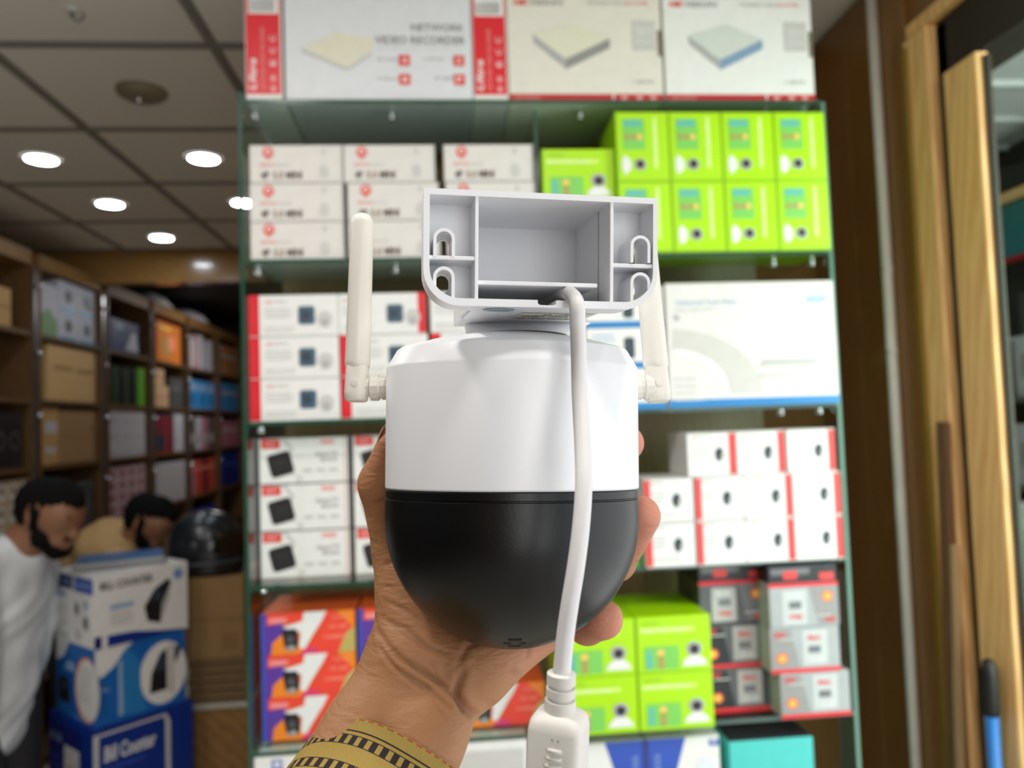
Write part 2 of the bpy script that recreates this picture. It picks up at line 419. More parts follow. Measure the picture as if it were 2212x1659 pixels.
# shop front pier beyond the door opening, out of the picture to the right
mb = MB(); mb.box(1.50, -4.0, 2.46, 1.62, -0.30, 2.668, plaster); struct('wall_front', mb)
# conduit
cd = thing('conduit_pipe', 'long white plastic conduit running down the dark brown wall', 'pipe', (1.473, 0.222, 0))
mb = MB(); mb.tube([(0, 0, 0.02), (0, 0, 2.64)], 0.0125, mat('conduit_white', (240, 235, 225), 0.4), 20); part('tube', mb, cd, smooth=True)
for z in (1.73, 1.93):
    mb = MB(); mb.lathe([(0.0138, -0.008), (0.0142, 0), (0.0138, 0.008)], MATS['conduit_white'], 20, (0, 0, z))
    mb.lathe([(0.003, -0.003), (0.003, 0.003)], black_rubber, 8, (-0.0145, -0.004, z), 'x'); part('clip', mb, cd, smooth=True)
# door frame of pale wood with the glass leaf
door = struct('door_1', bevel_box(1.478, 0.030, 0, 1.60, 0.118, 2.44, light_wood, 0.003))
part('gold_edge_trim', bevel_box(1.470, 0.096, 0.0, 1.479, 0.116, 2.42, mat('ochre_trim', (150, 118, 44), 0.4), 0.002), door)
part('gasket', bevel_box(1.50, -0.006, 0.0, 1.58, 0.029, 2.43, black_rubber, 0.002), door)
part('door_stile', bevel_box(1.484, -0.110, 0.0, 1.512, -0.008, 2.31, light_wood, 0.003), door)
part('stile_edge', bevel_box(1.498, -0.120, 0.0, 1.511, -0.1105, 2.30, black_rubber, 0.002), door)
part('header_beam', bevel_box(1.50, -1.7, 2.315, 1.60, 0.028, 2.44, mat('dark_header', (34, 28, 20), 0.5), 0.003), door)
part('header_trim', bevel_box(1.482, -1.7, 2.442, 1.56, 0.11, 2.475, light_wood, 0.003), door)
mb = MB(); mb.box(1.502, -1.1, 0.05, 1.507, -0.1205, 2.31, gl_door); part('door_glass_pane', mb, door)
# leaning timber beside the door frame and the broom handle
lean = thing('leaning_plank', 'rough brown offcut plank leaning against the pale door frame', 'plank', (1.452, 0.055, 0.0))
mb = MB(); mb.bar((0, 0.03, 0), (0.012, -0.022, 1.56), 0.030, 0.012, mat('rough_brown_wood', (122, 88, 58), 0.7, kind='wood', rgb2=(92, 64, 42), scale=20, stretch=(6, 6, 0.6)), (1, 0, 0)); part('board', mb, lean)
lean2 = thing('leaning_batten', 'thin pale batten leaning next to the brown offcut plank', 'plank', (1.44, 0.02, 0.0))
mb = MB(); mb.bar((0, 0.03, 0), (0.025, 0.005, 1.30), 0.014, 0.012, mat('pale_batten', (190, 160, 116), 0.6, scale=18), (1, 0, 0)); part('board', mb, lean2)
br = thing('broom', 'broom handle, blue with a black cap, standing before the door stile', 'broom', (1.455, -0.075, 0.0))
mb = MB(); mb.tube([(0, 0, 0.12), (0, 0, 0.985)], 0.0125, mat('blue_plastic', (36, 120, 200), 0.35), 16); part('handle', mb, br, smooth=True)
mb = MB(); mb.lathe([(0.014, 0.98), (0.0155, 0.99), (0.0145, 1.06), (0.011, 1.085), (0.004, 1.09)], black_rubber, 16); part('cap', mb, br, smooth=True, label='black rubber cap of the broom handle')
mb = MB(); mb.box(-0.02, -0.12, 0.0, 0.02, 0.12, 0.13, mat('broom_bristle', (60, 90, 130), 0.8, bump=0.6, scale=300)); part('bristle_head', mb, br)

# ------------------------------------------------------------------ outside, beyond the door glass
ow = MB(); ow.box(2.75, -0.5, 0, 2.85, 3.2, 3.6, mat('outside_dark', (52, 54, 50), 0.7)); struct('wall_opposite', ow)
ow = MB(); ow.box(1.64, 0.3, 2.66, 2.75, 3.2, 2.72, mat('corrugated_white', (206, 206, 204), 0.5)); arc = struct('ceiling_arcade', ow)
for k in range(9):
    mb = MB(); mb.tube([(1.66, 0.5+0.3*k, 2.655), (2.74, 0.5+0.3*k, 2.655)], 0.012, MATS['corrugated_white'], 8); part('ceiling_rib', mb, arc, smooth=True)
sg = thing('shop_sign', 'teal shop sign with a round emblem beyond the door glass', 'sign', (2.62, 1.25, 2.17))
part('board', bevel_box(0, -0.55, 0, 0.05, 0.75, 0.21, mat('teal_sign', (46, 128, 136), 0.4), 0.004), sg)
mb = MB(); mb.box(-0.004, -0.55, -0.012, 0.05, 0.75, 0.0, darkred_ink); part('red_edge', mb, sg)
mb = MB()
for r0, r1 in ((0.048, 0.056), (0.026, 0.033)):
    pts = [[(-0.002, 0.13+r*math.cos(2*math.pi*i/32), 0.11+r*math.sin(2*math.pi*i/32)) for i in range(32)] for r in (r0, r1)]
    mb.add(pts[0]+pts[1], [(i, (i+1) % 32, 32+(i+1) % 32, 32+i) for i in range(32)], slate_ink)
part('round_emblem', mb, sg, fix=False)
bmx = thing('overhead_beam', 'dark beam with a pale lower lip above the teal shop sign', 'beam', (2.55, 0.6, 2.40))
part('beam', bevel_box(0, -0.6, 0.0, 0.10, 1.8, 0.09, dark_paint, 0.004), bmx)
part('lip', bevel_box(-0.012, -0.6, -0.012, 0.08, 1.8, 0.0, light_wood, 0.002), bmx)
oc = thing('display_rack', 'grey display rack of the shop opposite, seen through the door glass', 'rack', (2.45, 1.15, 0))
for z in (0.55, 0.95, 1.30, 1.62): part('shelf', bevel_box(0, -0.5, z-0.02, 0.28, 0.7, z, mat('rack_grey', (110, 112, 108), 0.5), 0.002), oc)
for y in (-0.5, 0.7): part('upright', bevel_box(0, y-0.02, 0.0, 0.28, y+0.02, 1.9, MATS['rack_grey'], 0.002), oc)
KW = Kind('product_box', 0.14, 0.22, 0.12, mat('frosty_card', (214, 216, 222), 0.5), [('picture', [('r', .2, .3, .8, .7, mid_ink)])])
for k, (y, z) in enumerate(((1.02, 1.62), (1.20, 1.62), (1.05, 1.30), (1.24, 1.30))):
    KW.put(2.47, y, z, 'pale product box on the grey rack across the passage, %s' % ('upper shelf, near the door stile', 'upper shelf, at the picture edge', 'lower shelf, near the door stile', 'lower shelf, at the picture edge')[k], 'box', 'pale boxes on the rack opposite', -math.pi/2)
jar_m = mat('green_white_plastic', (176, 200, 168), 0.3, rgb2=(222, 232, 220), scale=9)
jarprof = [(0.05, 0), (0.062, 0.01), (0.065, 0.12), (0.062, 0.21), (0.036, 0.24), (0.036, 0.26)]
for k, (y, z) in enumerate(((1.0, 0.95), (1.16, 0.95), (1.02, 0.55), (1.18, 0.55))):
    j = thing('jar', 'green and white plastic jar on the rack opposite, %s' % ('middle shelf near the stile', 'middle shelf at the picture edge', 'bottom shelf near the stile', 'bottom shelf at the picture edge')[k], 'jar', (2.52, y, z), 0, 'jars on the rack opposite')
    mb = MB(); mb.lathe(jarprof, jar_m, 20); part('jar_body', mb, j, smooth=True)
    mb = MB(); mb.lathe([(0.04, 0.25), (0.04, 0.28), (0.036, 0.285)], white_card, 20); part('lid', mb, j, smooth=True)

# ================================================================== GLASS DISPLAY SHELF
ZS = [2.254, 1.930, 1.609, 1.2905, 0.976, 0.655]
shelf = thing('display_shelf', 'tall glass display shelf of stacked boxes against the dark brown panelling', 'shelf', (0, 0, 0))
def glass_panel(x0, y0, z0, x1, y1, z1, edge, faces):
    mb = MB(); mb.box(x0, y0, z0, x1, y1, z1, gl_clear); k = mb.mi(edge)
    for f in faces: mb.m[f] = k
    return mb
for i, z in enumerate(ZS):
    part('glass_shelf', glass_panel(0.0085, 0.0, z-0.008, 1.2115, 0.40, z, gl_edge, (2,)), shelf)
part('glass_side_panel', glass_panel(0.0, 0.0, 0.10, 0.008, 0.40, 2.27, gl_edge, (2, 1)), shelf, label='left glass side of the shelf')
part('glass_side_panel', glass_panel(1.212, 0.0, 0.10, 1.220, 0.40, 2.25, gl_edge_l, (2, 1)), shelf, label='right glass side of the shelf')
part('glass_divider', glass_panel(0.598, 0.03, ZS[1]+0.0005, 0.604, 0.40, ZS[0]-0.009, gl_edge, (2,)), shelf)
mb = MB(); mb.box(0.0, 0.402, 0.0, 1.22, 0.42, 2.26, mat('shelf_back_brown', (150, 126, 88), 0.4, 0.5, kind='wood', rgb2=(124, 102, 68), scale=12, stretch=(5, 5, .6))); part('back_panel', mb, shelf)
mb = MB(); mb.box(0.0, 0.004, 0.0, 1.22, 0.402, 0.10, MATS['shelf_back_brown']); part('plinth', mb, shelf)
clip_me = None
for z in ZS[:5]:
    for x in (0.022, 0.30, 0.70, 1.11, 1.196):
        mb = MB(); mb.lathe([(0.002, -0.014), (0.0085, -0.013), (0.0085, -0.009), (0.005, -0.008), (0.0075, -0.004), (0.0075, -0.001)], chrome, 14)
        if clip_me is None: clip_me = mb.mesh('shelf_clip', True)
        link('shelf_clip', clip_me, shelf, (x, 0.05, z-0.0085))

B0 = {'bold': 0.02}; BT = {'bold': 0.03}; TN = {}
def lines(u0, v0, u1, n, dv, hgt, m, seed=0):
    r = random.Random(seed); return [('r', u0, v0-i*dv, u0+(u1-u0)*r.uniform(.7, 1), v0-i*dv+hgt, m) for i in range(n)]

# --- kinds on the shelf
red_end = Kind('recorder_box', 0.072, 0.25, 0.33, white_card, [
    ('red_panel', [('r', .03, .055, .97, 1.0, red_ink)]),
    ('barcode_sticker', [('r', .10, .72, .92, 1.0, offw_ink)]+[('r', .14+.05*i, .735, .14+.05*i+(.02 if i % 3 else .035), .84, grey_ink) for i in range(14)]),
    ('lettering', [('t', 'Ultra', .10, .09, .20, .26, {'rot': 90, 'shear': .3, 'bold': .02}, white_card), ('t', 'NETWORK VIDEO RECORDER', .42, .09, .12, .52, {'rot': 90}, rose_ink)]
        + [('d', .76, .10+.085*i, .08, .028, rose_ink) for i in range(2)]+[('t', c, .68, .29+.10*i, .16, .05, {'rot': 90}, white_card) for i, c in enumerate('ECC')])])
nvr = Kind('recorder_box', 0.378, 0.25, 0.30, mat('bluish_white_card', (226, 226, 230), 0.45), [
    ('red_tag', [('r', .03, .925, .29, 1.0, red_ink), ('t', 'H.265', .06, .955, .2, .04, TN, white_card)]),
    ('recorder_picture', [('p', [(.09, .44), (.28, .57), (.48, .52), (.46, .41), (.33, .28)], ivory_ink), ('p', [(.09, .44), (.33, .28), (.33, .25), (.09, .40)], pale_ink), ('p', [(.33, .28), (.46, .41), (.46, .38), (.33, .25)], pale_ink)]),
    ('lettering', [('t', 'NETWORK', .675, .585, .29, .065, B0, grey_ink), ('t', 'VIDEO RECORDER', .48, .475, .49, .07, B0, grey_ink), ('r', .48, .44, .96, .444, pale_ink)]
        + [('t', a, u, v, .11, .03, TN, mid_ink) for a, u, v in (('4K Video', .49, .335), ('H.265 Zip', .74, .335), ('8 Channel', .49, .175), ('P2P', .80, .175))]),
    ('red_icons', [('r', u-.03, v-.045, u+.03, v+.045, pinkred_ink) for u, v in ((.635, .34), (.93, .34), (.635, .18), (.93, .18))]
        + [('t', c, u-.014, v-.022, .028, .044, B0, white_card) for c, u, v in (('4', .635, .34), ('Z', .93, .34), ('8', .635, .18), ('P', .93, .18))])])
def dvr(side):
    return Kind('recorder_box', 0.326, 0.255, 0.26, cream_card if side is grey_ink else white_card, [
    ('red_band', [('r', .0, .0, 1.0, .062, darkred_ink), ('t', 'HIKVISION', .03, .015, .17, .03, {'shear': .3}, rose_ink)]+[('d', u, .03, .022, .02, rose_ink) for u in (.74, .84, .93)]+[('r', .665, .0, .675, .062, white_card)]),
    ('recorder_picture', [('p', [(.16, .56), (.43, .66), (.66, .53), (.37, .355)], ivory_ink if side is grey_ink else mat('pale_green_grey', (214, 218, 210), .5)), ('p', [(.16, .56), (.37, .355), (.37, .27), (.17, .485)], mid_ink), ('p', [(.37, .355), (.66, .53), (.66, .45), (.37, .27)], side)]),
    ('grey_panel', [('r', .81, .43, .96, .68, pale_ink), ('r', .81, .55, .96, .555, white_card), ('r', .81, .62, .96, .625, white_card), ('t', '1080P', .83, .575, .11, .03, TN, white_card), ('t', 'H.265', .83, .49, .11, .03, TN, white_card)]),
    ('lettering', [('t', 'HIK', .045, .80, .10, .052, {'bold': .03, 'shear': .25}, pinkred_ink), ('t', 'VISION', .15, .80, .22, .052, {'bold': .03, 'shear': .25}, mid_ink), ('t', 'TURBO HD', .52, .81, .24, .035, B0, pale_ink), ('t', 'DVR', .77, .81, .16, .035, B0, rose_ink), ('t', '1 SATA', .80, .15, .14, .03, B0, mid_ink)]),
    ('handle_slot', [('r', .975, .38, 1.0, .60, mat('slot_brown', (120, 112, 90), .6))])])
dvrC, dvrD = dvr(grey_ink), dvr(mat('dusty_blue_ink', (132, 160, 188), 0.45))
red_end.put(0.051, 0.008, ZS[0], 'narrow red box end with white barcode sticker, top shelf far left', group='red recorder boxes stood end on')
nvr.put(0.282, 0.008, ZS[0], 'big white network video recorder box between the two red box ends')
red_end.put(0.509, 0.008, ZS[0], 'narrow red box end with barcode sticker, right of the network recorder box', group='red recorder boxes stood end on')
dvrC.put(0.710, 0.008, ZS[0], 'white recorder box with cream and grey device picture and red bottom band')
dvrD.put(1.041, 0.008, ZS[0], 'white recorder box with blue sided device picture, top shelf right end')

wk = Kind('white_carton', 0.184, 0.0775, 0.22, mat('warm_white_card', (226, 220, 214), 0.5), [
    ('round_logo', [('d', .20, .80, .060, .155, pinkred_ink), ('d', .20, .82, .030, .08, cream_card), ('d', .205, .815, .016, .04, pinkred_ink), ('r', .193, .60, .207, .70, pinkred_ink)]),
    ('lettering', [('t', 'SPINA', .11, .43, .17, .09, BT, rose_ink), ('t', 'Electronics', .29, .44, .16, .08, TN, pale_ink), ('t', '4P', .12, .10, .09, .20, BT, brown_ink), ('t', '5.0', .25, .10, .11, .20, BT, mat('tan_ink', (150, 120, 90), .5)), ('t', 'MINI', .39, .10, .17, .20, BT, brown_ink)]),
    ('faint_picture', [('d', .80, .30, .05, .18, pale_ink), ('d', .80, .82, .02, .08, pale_ink), ('r', .985, 0, 1, 1, pale_ink), ('r', 0, 0, 1, .03, pale_ink)])])
for c, (xs, n, nm) in enumerate((((.110, .110, .111), 3, 'left'), ((.303, .303, .297), 3, 'middle'), ((.501, .501, .499), 3, 'right'))):
    for r in range(n):
        wk.put(xs[r], 0.010, ZS[1]+0.0785*r, 'white carton with round red logo, %s of the %s stack on the upper left shelf' % (('bottom', 'middle', 'top')[r], nm), group='white cartons with round red logo')

lg_panel = [('r', .10, .06, .56, .47, sea_ink), ('r', .13, .10, .20, .40, sky_ink), ('d', .32, .36, .05, .055, yellow_ink), ('d', .32, .24, .05, .055, brick_ink), ('d', .32, .13, .05, .05, brick_ink)]
green_l = Kind('camera_carton', 0.151, 0.110, 0.20, lime, [
    ('title_strip', [('r', .05, .72, .78, .80, pale_lime), ('t', 'Smart WiFi Camera', .08, .735, .6, .05, TN, offw_ink), ('t', 'V380 PRO', .07, .86, .25, .05, TN, dark_lime)]),
    ('feature_panel', lg_panel),
    ('camera_picture', [('p', [(.60, .10), (.64, .22), (.72, .28), (.82, .28), (.90, .22), (.94, .10)], white_card), ('d', .77, .40, .105, .125, mid_ink), ('d', .77, .39, .065, .085, black_ink)]),
    ('edge_shade', [('r', .0, .0, .02, 1, dark_lime), ('r', 0, 0, 1, .02, dark_lime)])])  # darker lime strips along the left and bottom edges
green_p = Kind('camera_carton', 0.1115, 0.1465, 0.16, lime, [
    ('title_strip', [('r', .70, .18, .78, .93, pale_lime), ('t', 'Smart WiFi Camera', .71, .22, .05, .64, {'rot': 270}, offw_ink)]),
    ('feature_panel', [('r', .13, .46, .55, .90, sea_ink), ('r', .15, .79, .49, .88, sky_ink)]+[('d', .21+.12*i, .64, .05, .045, m) for i, m in enumerate((brick_ink, brick_ink, yellow_ink))]),
    ('camera_picture', [('p', [(.14, .10), (.22, .14), (.27, .19), (.27, .28), (.22, .34), (.14, .38), (.10, .30), (.10, .18)], white_card), ('d', .44, .245, .115, .085, mid_ink), ('d', .44, .25, .075, .06, black_ink)]),
    ('edge_shade', [('r', .0, .0, .03, 1, dark_lime), ('r', 0, 0, 1, .02, dark_lime)])])  # left and bottom edges get a darker lime strip here too
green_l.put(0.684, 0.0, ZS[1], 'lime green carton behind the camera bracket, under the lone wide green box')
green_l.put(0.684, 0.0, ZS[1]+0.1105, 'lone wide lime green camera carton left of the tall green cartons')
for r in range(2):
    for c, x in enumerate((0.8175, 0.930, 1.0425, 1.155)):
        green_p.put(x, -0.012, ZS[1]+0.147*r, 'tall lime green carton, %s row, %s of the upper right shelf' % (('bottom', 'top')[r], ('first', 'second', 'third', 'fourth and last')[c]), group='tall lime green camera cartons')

rw = [('lettering', [('t', 'HIK', .06, .80, .09, .07, BT, rose_ink), ('t', 'VISION', .155, .80, .16, .07, BT, pale_ink)]+lines(.05, .64, .42, 3, .09, .03, pale_ink, 3)+lines(.05, .2, .5, 2, .09, .03, pale_ink, 4)),
      ('camera_picture', [('d', .85, .40, .085, .20, pale_ink), ('rr', .645, .50, .0165, .0185, 0, .006, steel_ink), ('rr', .635, .50, .009, .010, 0, .003, slate_ink), ('d', .85, .33, .04, .10, mid_ink)]),
      ('edge_lines', [('r', 0, 0, 1, .02, pale_ink)])]
red_l = Kind('camera_box', 0.175, 0.084, 0.20, white_card, [('red_band', [('r', 0, 0, .115, 1, red_ink), ('t', 'HIKVISION', .035, .2, .04, .6, {'rot': 90}, pinkred_ink)]),
    ('lettering', [(s[0], s[1]+.12 if s[0] == 'r' else s[1], s[2]+.12 if s[0] == 't' else s[2], s[3]+.12 if s[0] == 'r' else s[3], *s[4:]) for s in rw[0][1]]), rw[1], rw[2]])
red_r = Kind('camera_box', 0.175, 0.084, 0.20, white_card, [('red_band', [('r', .91, 0, 1, 1, red_ink), ('t', 'HIKVISION', .94, .2, .03, .6, {'rot': 90}, pinkred_ink)])]+rw)
for r in range(3):
    red_l.put(0.098, 0.02, ZS[2]+0.0845*r, 'white camera box with red left band, %s of the far left stack' % ('bottom', 'middle', 'top')[r], group='white boxes with a red left band')
for r in range(2):
    red_l.put(0.276, 0.02, ZS[2]+0.0845*r, 'white camera box with red left band behind the left antenna, %s of its stack' % ('bottom', 'second')[r], group='white boxes with a red left band')
red_r.put(0.274, 0.02, ZS[2]+0.169, 'white camera box with red right band behind the left antenna, top of its stack')
for r in range(3):
    (red_l if r < 2 else red_r).put(0.458, 0.02, ZS[2]+0.0845*r, 'red banded white box behind the camera body, %s of the third stack' % ('bottom', 'middle', 'top')[r], group='white boxes with a red left band')
blue_s = Kind('adapter_box', 0.162, 0.083, 0.20, white_card, [('blue_band', [('r', 0, 0, 1, .16, blue_ink)]),
    ('device_picture', [('rr', .55, .50, .011, .022, 0, .006, slate_ink)]), ('lettering', lines(.08, .80, .4, 2, .12, .04, paleblue_ink, 5))])
for r in range(3):
    blue_s.put(0.764, -0.012, ZS[2]+0.0835*r, 'white box with blue bottom band behind the right antenna, %s of three' % ('bottom', 'middle', 'top')[r], group='white boxes with a blue bottom band')
def arc_band(cx, cz, r0, r1, a0, a1, asp, n=20):
    return [(cx+r1*math.cos(R_(a0+(a1-a0)*i/n)), cz+r1*asp*math.sin(R_(a0+(a1-a0)*i/n))) for i in range(n+1)]+[(cx+r0*math.cos(R_(a1-(a1-a0)*i/n)), cz+r0*asp*math.sin(R_(a1-(a1-a0)*i/n))) for i in range(n+1)]
faint = mat('faint_grey_ink', (208, 204, 198), 0.5)
ap = Kind('access_point_box', 0.360, 0.256, 0.22, mat('soft_white_card', (230, 224, 220), 0.5, 0.25), [
    ('blue_band', [('r', 0, 0, 1, .062, blue_ink)]),
    ('device_picture', [('p', arc_band(.02, .10, .40, .53, 0, 88, 1.0), faint), ('p', arc_band(.02, .10, .27, .33, 0, 88, 1.2), white_card), ('p', arc_band(.02, .10, .335, .40, 0, 88, 1.1), faint), ('d', .06, .72, .018, .025, mid_ink)]),
    ('lettering', [('t', 'Advanced Tech Wave', .06, .82, .36, .045, B0, mat('powder_blue_ink', (186, 200, 220), .5)), ('t', 'long range indoor', .06, .765, .24, .035, TN, pale_ink)]+lines(.03, .22, .2, 4, .055, .015, pale_ink, 9)),
    ('logo', [('d', .885, .845, .05, .04, mat('haze_blue_ink', (200, 212, 226), .5)), ('t', 'WiFi', .83, .825, .12, .045, BT, paleblue_ink)]),
    ('title_strip', [('r', .55, .335, .88, .36, mid_ink), ('r', .54, .30, .88, .335, faint), ('r', .54, .22, .92, .25, pale_ink)])])
ap.put(1.031, -0.012, ZS[2], 'large white access point box with blue bottom band and faint ring picture')

slot_ink = mat('dark_ink', (48, 46, 46), 0.4)
kb = Kind('tv_box_carton', 0.178, 0.0925, 0.20, white_card, [
    ('red_tag', [('r', .03, .78, .24, 1, pinkred_ink), ('t', 'NEW', .07, .83, .13, .11, BT, rose_ink), ('r', .70, .85, .86, .94, rose_ink)]),
    ('device_picture', [('p', [(.02, 1), (.30, 1), (.40, .75), (.30, .3), (.5, .1), (.42, 0), (.40, 0), (.46, .12), (.26, .3), (.35, .74), (.27, .97)], faint), ('rr', .245, .43, .0240, .0240, 14, .008, black_ink), ('rr', .25, .47, .011, .006, 14, .003, slot_ink)]),
    ('lettering', [('t', 'Smart TV', .64, .58, .26, .10, BT, mid_ink), ('t', 'BOX', .70, .46, .20, .09, BT, mid_ink)]+[('r', u, .24, u+.1, .31, pale_ink) for u in (.5, .65, .8)]),
    ('edge_lines', [('r', .975, 0, .985, 1, rose_ink), ('r', 0, 0, 1, .015, pale_ink)])])
for c, (x, nm) in enumerate(((0.1005, 'far left stack'), (0.2905, 'second stack beside the hand'))):
    for r in range(3):
        kb.put(x, 0.075, ZS[3]+0.0955*r, 'white carton with black rounded square device, %s of the %s' % (('bottom', 'middle', 'top')[r], nm), group='cartons with a black square device')

tp = [('camera_picture', [('p', [(.56, .50), (.60, .62), (.68, .66), (.74, .58), (.72, .42), (.66, .32), (.60, .36)], slate_ink), ('d', .64, .50, .035, .07, black_ink), ('d', .75, .45, .05, .07, pale_ink)]),
      ('lettering', [('t', 'HIK', .10, .86, .12, .06, BT, rose_ink), ('t', 'VISION', .23, .86, .18, .06, BT, pale_ink)]+lines(.12, .68, .46, 4, .085, .03, pale_ink, 12)+lines(.12, .20, .8, 2, .07, .02, pale_ink, 13)),
      ('edge_lines', [('r', 0, 0, 1, .03, pale_ink), ('r', 0, .97, 1, 1, pale_ink)])]
t_l = Kind('small_camera_box', 0.101, 0.0885, 0.13, white_card, [('red_band', [('r', 0, 0, .13, 1, pinkred_ink)])]+tp)
t_r = Kind('small_camera_box', 0.101, 0.0885, 0.13, white_card, [('red_band', [('r', .86, 0, 1, 1, pinkred_ink)])]+tp)
for r in range(2):
    for c, x in enumerate((0.838, 0.943, 1.0455, 1.148)):
        (t_l if c < 2 else t_r).put(x, -0.018, ZS[3]+0.089*r, 'small white camera box with red edge band, %s row, %s from the left' % (('bottom', 'middle')[r], ('first', 'second', 'third', 'fourth')[c]), group='small white camera boxes with a red edge band')
for c, x in enumerate((0.931, 1.034, 1.141)):
    t_r.put(x, -0.018, ZS[3]+0.178, 'small white camera box with red edge band, top row, %s of three' % ('left', 'middle', 'right')[c], group='small white camera boxes with a red edge band')
dk = Kind('dark_box', 0.10, 0.13, 0.12, mat('maroon_black_card', (46, 34, 36), 0.5), [('red_tag', [('r', .4, .1, .8, .4, darkred_ink)])])
dk.put(0.84, 0.14, ZS[3]+0.0885+0.0895-0.178, 'dark box with a red tag in the shadow behind the small white boxes')
gsm = Kind('small_green_box', 0.08, 0.035, 0.12, mat('grass_green_card', (40, 190, 60), 0.4), [('lettering', [('t', 'POWER', .2, .3, .6, .4, B0, pale_lime)])])
gsm.put(0.738, 0.0, ZS[3], 'small grass green box peeping out beside the fingers')

ok = Kind('dome_camera_carton', 0.185, 0.0825, 0.17, mat('orange_card', (232, 96, 40), 0.4), [
    ('colour_print', [('p', [(0, 0), (0, 1), (.06, 1), (.30, .62), (.12, .0)], purple_ink), ('p', [(.10, 0), (.12, .30), (.28, .60), (.50, .05), (.46, 0)], orange_ink), ('p', [(.07, 1), (.06, .72), (.48, .80), (.58, 1)], coral_ink),
        ('p', [(.44, 0), (.62, .55), (.66, 1), (1, 1), (1, 0)], coral_ink), ('p', [(.40, 0), (.48, .16), (.62, .10), (.60, 0)], magenta_ink), ('p', [(.80, 1), (1, 1), (1, .55)], orange_ink), ('p', [(1, .62), (.90, .45), (.82, 0), (1, 0)], olive_ink), ('r', 0, 0, .035, 1, royal_ink)]),
    ('white_swoosh', [('p', [(.22, .66), (.30, .70), (.46, .80), (.46, 1), (.70, 1), (.65, .78), (.55, .45), (.46, .12), (.40, .16), (.42, .52)], offw_ink), ('p', [(.44, .8), (.46, 1), (.70, 1), (.66, .86)], offw_ink)]),
    ('camera_picture', [('p', [(.22, .54), (.25, .60), (.36, .62), (.39, .54), (.395, .20), (.36, .10), (.30, .08), (.25, .16)], black_ink), ('d', .285, .15, .03, .06, grey_ink), ('d', .33, .16, .028, .06, mid_ink), ('d', .31, .36, .04, .09, charcoal)]),
    ('lettering', [('r', .08, .76, .28, .90, mat('salmon_ink', (255, 140, 136), .4)), ('t', 'NEW', .12, .79, .12, .08, BT, rose_ink)]+[('t', a, u, v, wd, .08, BT, tomato_ink) for a, u, v, wd in (('CCTV', .76, .80, .18), ('HD 5MP', .72, .58, .2), ('CAMERA', .66, .34, .26))])])
for c, (x, n, nm) in enumerate(((0.108, 3, 'leftmost stack'), (0.299, 3, 'stack half hidden by the wrist'), (0.489, 1, 'stack between wrist and cable plug'))):
    for r in range(n):
        ok.put(x, 0.05, ZS[4]+0.0005+0.0832*r, 'orange and purple carton, %s of the %s' % (('bottom', 'middle', 'top')[r] if n > 1 else 'only one', nm), group='orange and purple camera cartons')
for c, x in enumerate((0.680, 0.833)):
    for r in range(2):
        green_l.put(x, -0.027, ZS[4]+0.1105*r, 'wide lime green carton low on the shelf, %s %s of the four beside the fingers' % (('bottom', 'top')[r], ('left', 'right')[c]), group='four wide lime green cartons low on the shelf')

def burst(u, v, r, asp):
    out = []
    for rad, m in ((1.0, coral_ink), (0.86, orange_ink), (0.5, yellow_ink)):
        out.append(('p', [(u+r*rad*(1 if i % 2 else .82)*math.cos(math.pi*i/10), v+r*rad*asp*(1 if i % 2 else .82)*math.sin(math.pi*i/10)) for i in range(20)], m))
    return out
def dkind(base, shade, inv):
    f = (lambda u: 1-u) if inv else (lambda u: u)
    def q(s):
        if not inv: return s
        if s[0] == 'r': return ('r', 1-s[3], 1-s[4], 1-s[1], 1-s[2], s[5])
        if s[0] == 't': return ('t', s[1], 1-s[2]-s[4], 1-s[3]-s[5], s[4], s[5], {**s[6], 'rot': 180}, s[7])
        if s[0] == 'd': return ('d', 1-s[1], 1-s[2], s[3], s[4], s[5])
        return ('p', [(1-a, 1-b) for a, b in s[1]], s[2])
    return Kind('drive_box', 0.146, 0.0895, 0.15, base, [
        ('shaded_panel', [q(s) for s in (('p', [(0, .1), (0, .95), (.30, .95), (.42, .1)], shade), ('r', .46, .16, .82, .94, lightsilver if base is silver_card else mid_ink), ('r', .54, .42, .72, .58, darksilver))]),
        ('red_band', [q(('r', 0, 0, 1, .09, red_ink))]),
        ('star_emblem', [q(s) for s in burst(.16, .33, .085, 1.55)]),
        ('lettering', [q(s) for s in (('t', 'SSD', .06, .80, .16, .11, BT, pinkred_ink), ('r', .12, .74, .34, .77, pale_ink), ('t', 'PRO', .54, .70, .18, .11, BT, pinkred_ink), ('t', '256 GB', .55, .24, .2, .09, B0, offw_ink))])])
d_dark, d_lite, d_darki, d_litei = dkind(charcoal, black_card, False), dkind(silver_card, grey_ink, False), dkind(charcoal, darksilver, True), dkind(silver_card, grey_ink, True)
GD = 'grey and red drive boxes'
d_dark.put(0.990, 0.04, ZS[4], 'dark grey drive box with orange star, bottom of the left drive stack', group=GD)
d_dark.put(0.984, 0.04, ZS[4]+0.09, 'dark grey drive box with orange star, second up in the left drive stack', group=GD)
d_darki.put(0.983, 0.04, ZS[4]+0.18, 'dark grey drive box lying upside down with star at upper right, left stack', group=GD)
d_lite.put(1.125, -0.015, ZS[4], 'silver drive box with orange star, bottom right corner beside the glass side', group=GD)
d_lite.put(1.108, -0.015, ZS[4]+0.09, 'silver drive box with orange star, middle of the right drive stack', group=GD)
d_litei.put(1.110, -0.015, ZS[4]+0.18, 'silver drive box lying upside down with star at upper right, right stack', group=GD)
thin = Kind('thin_drive_box', 0.146, 0.036, 0.14, black_card, [('grey_panel', [('r', .04, .45, .6, .8, darksilver)]), ('red_tags', [('r', .22, .2, .42, .65, pinkred_ink), ('r', .74, .1, .95, .5, pinkred_ink)])])
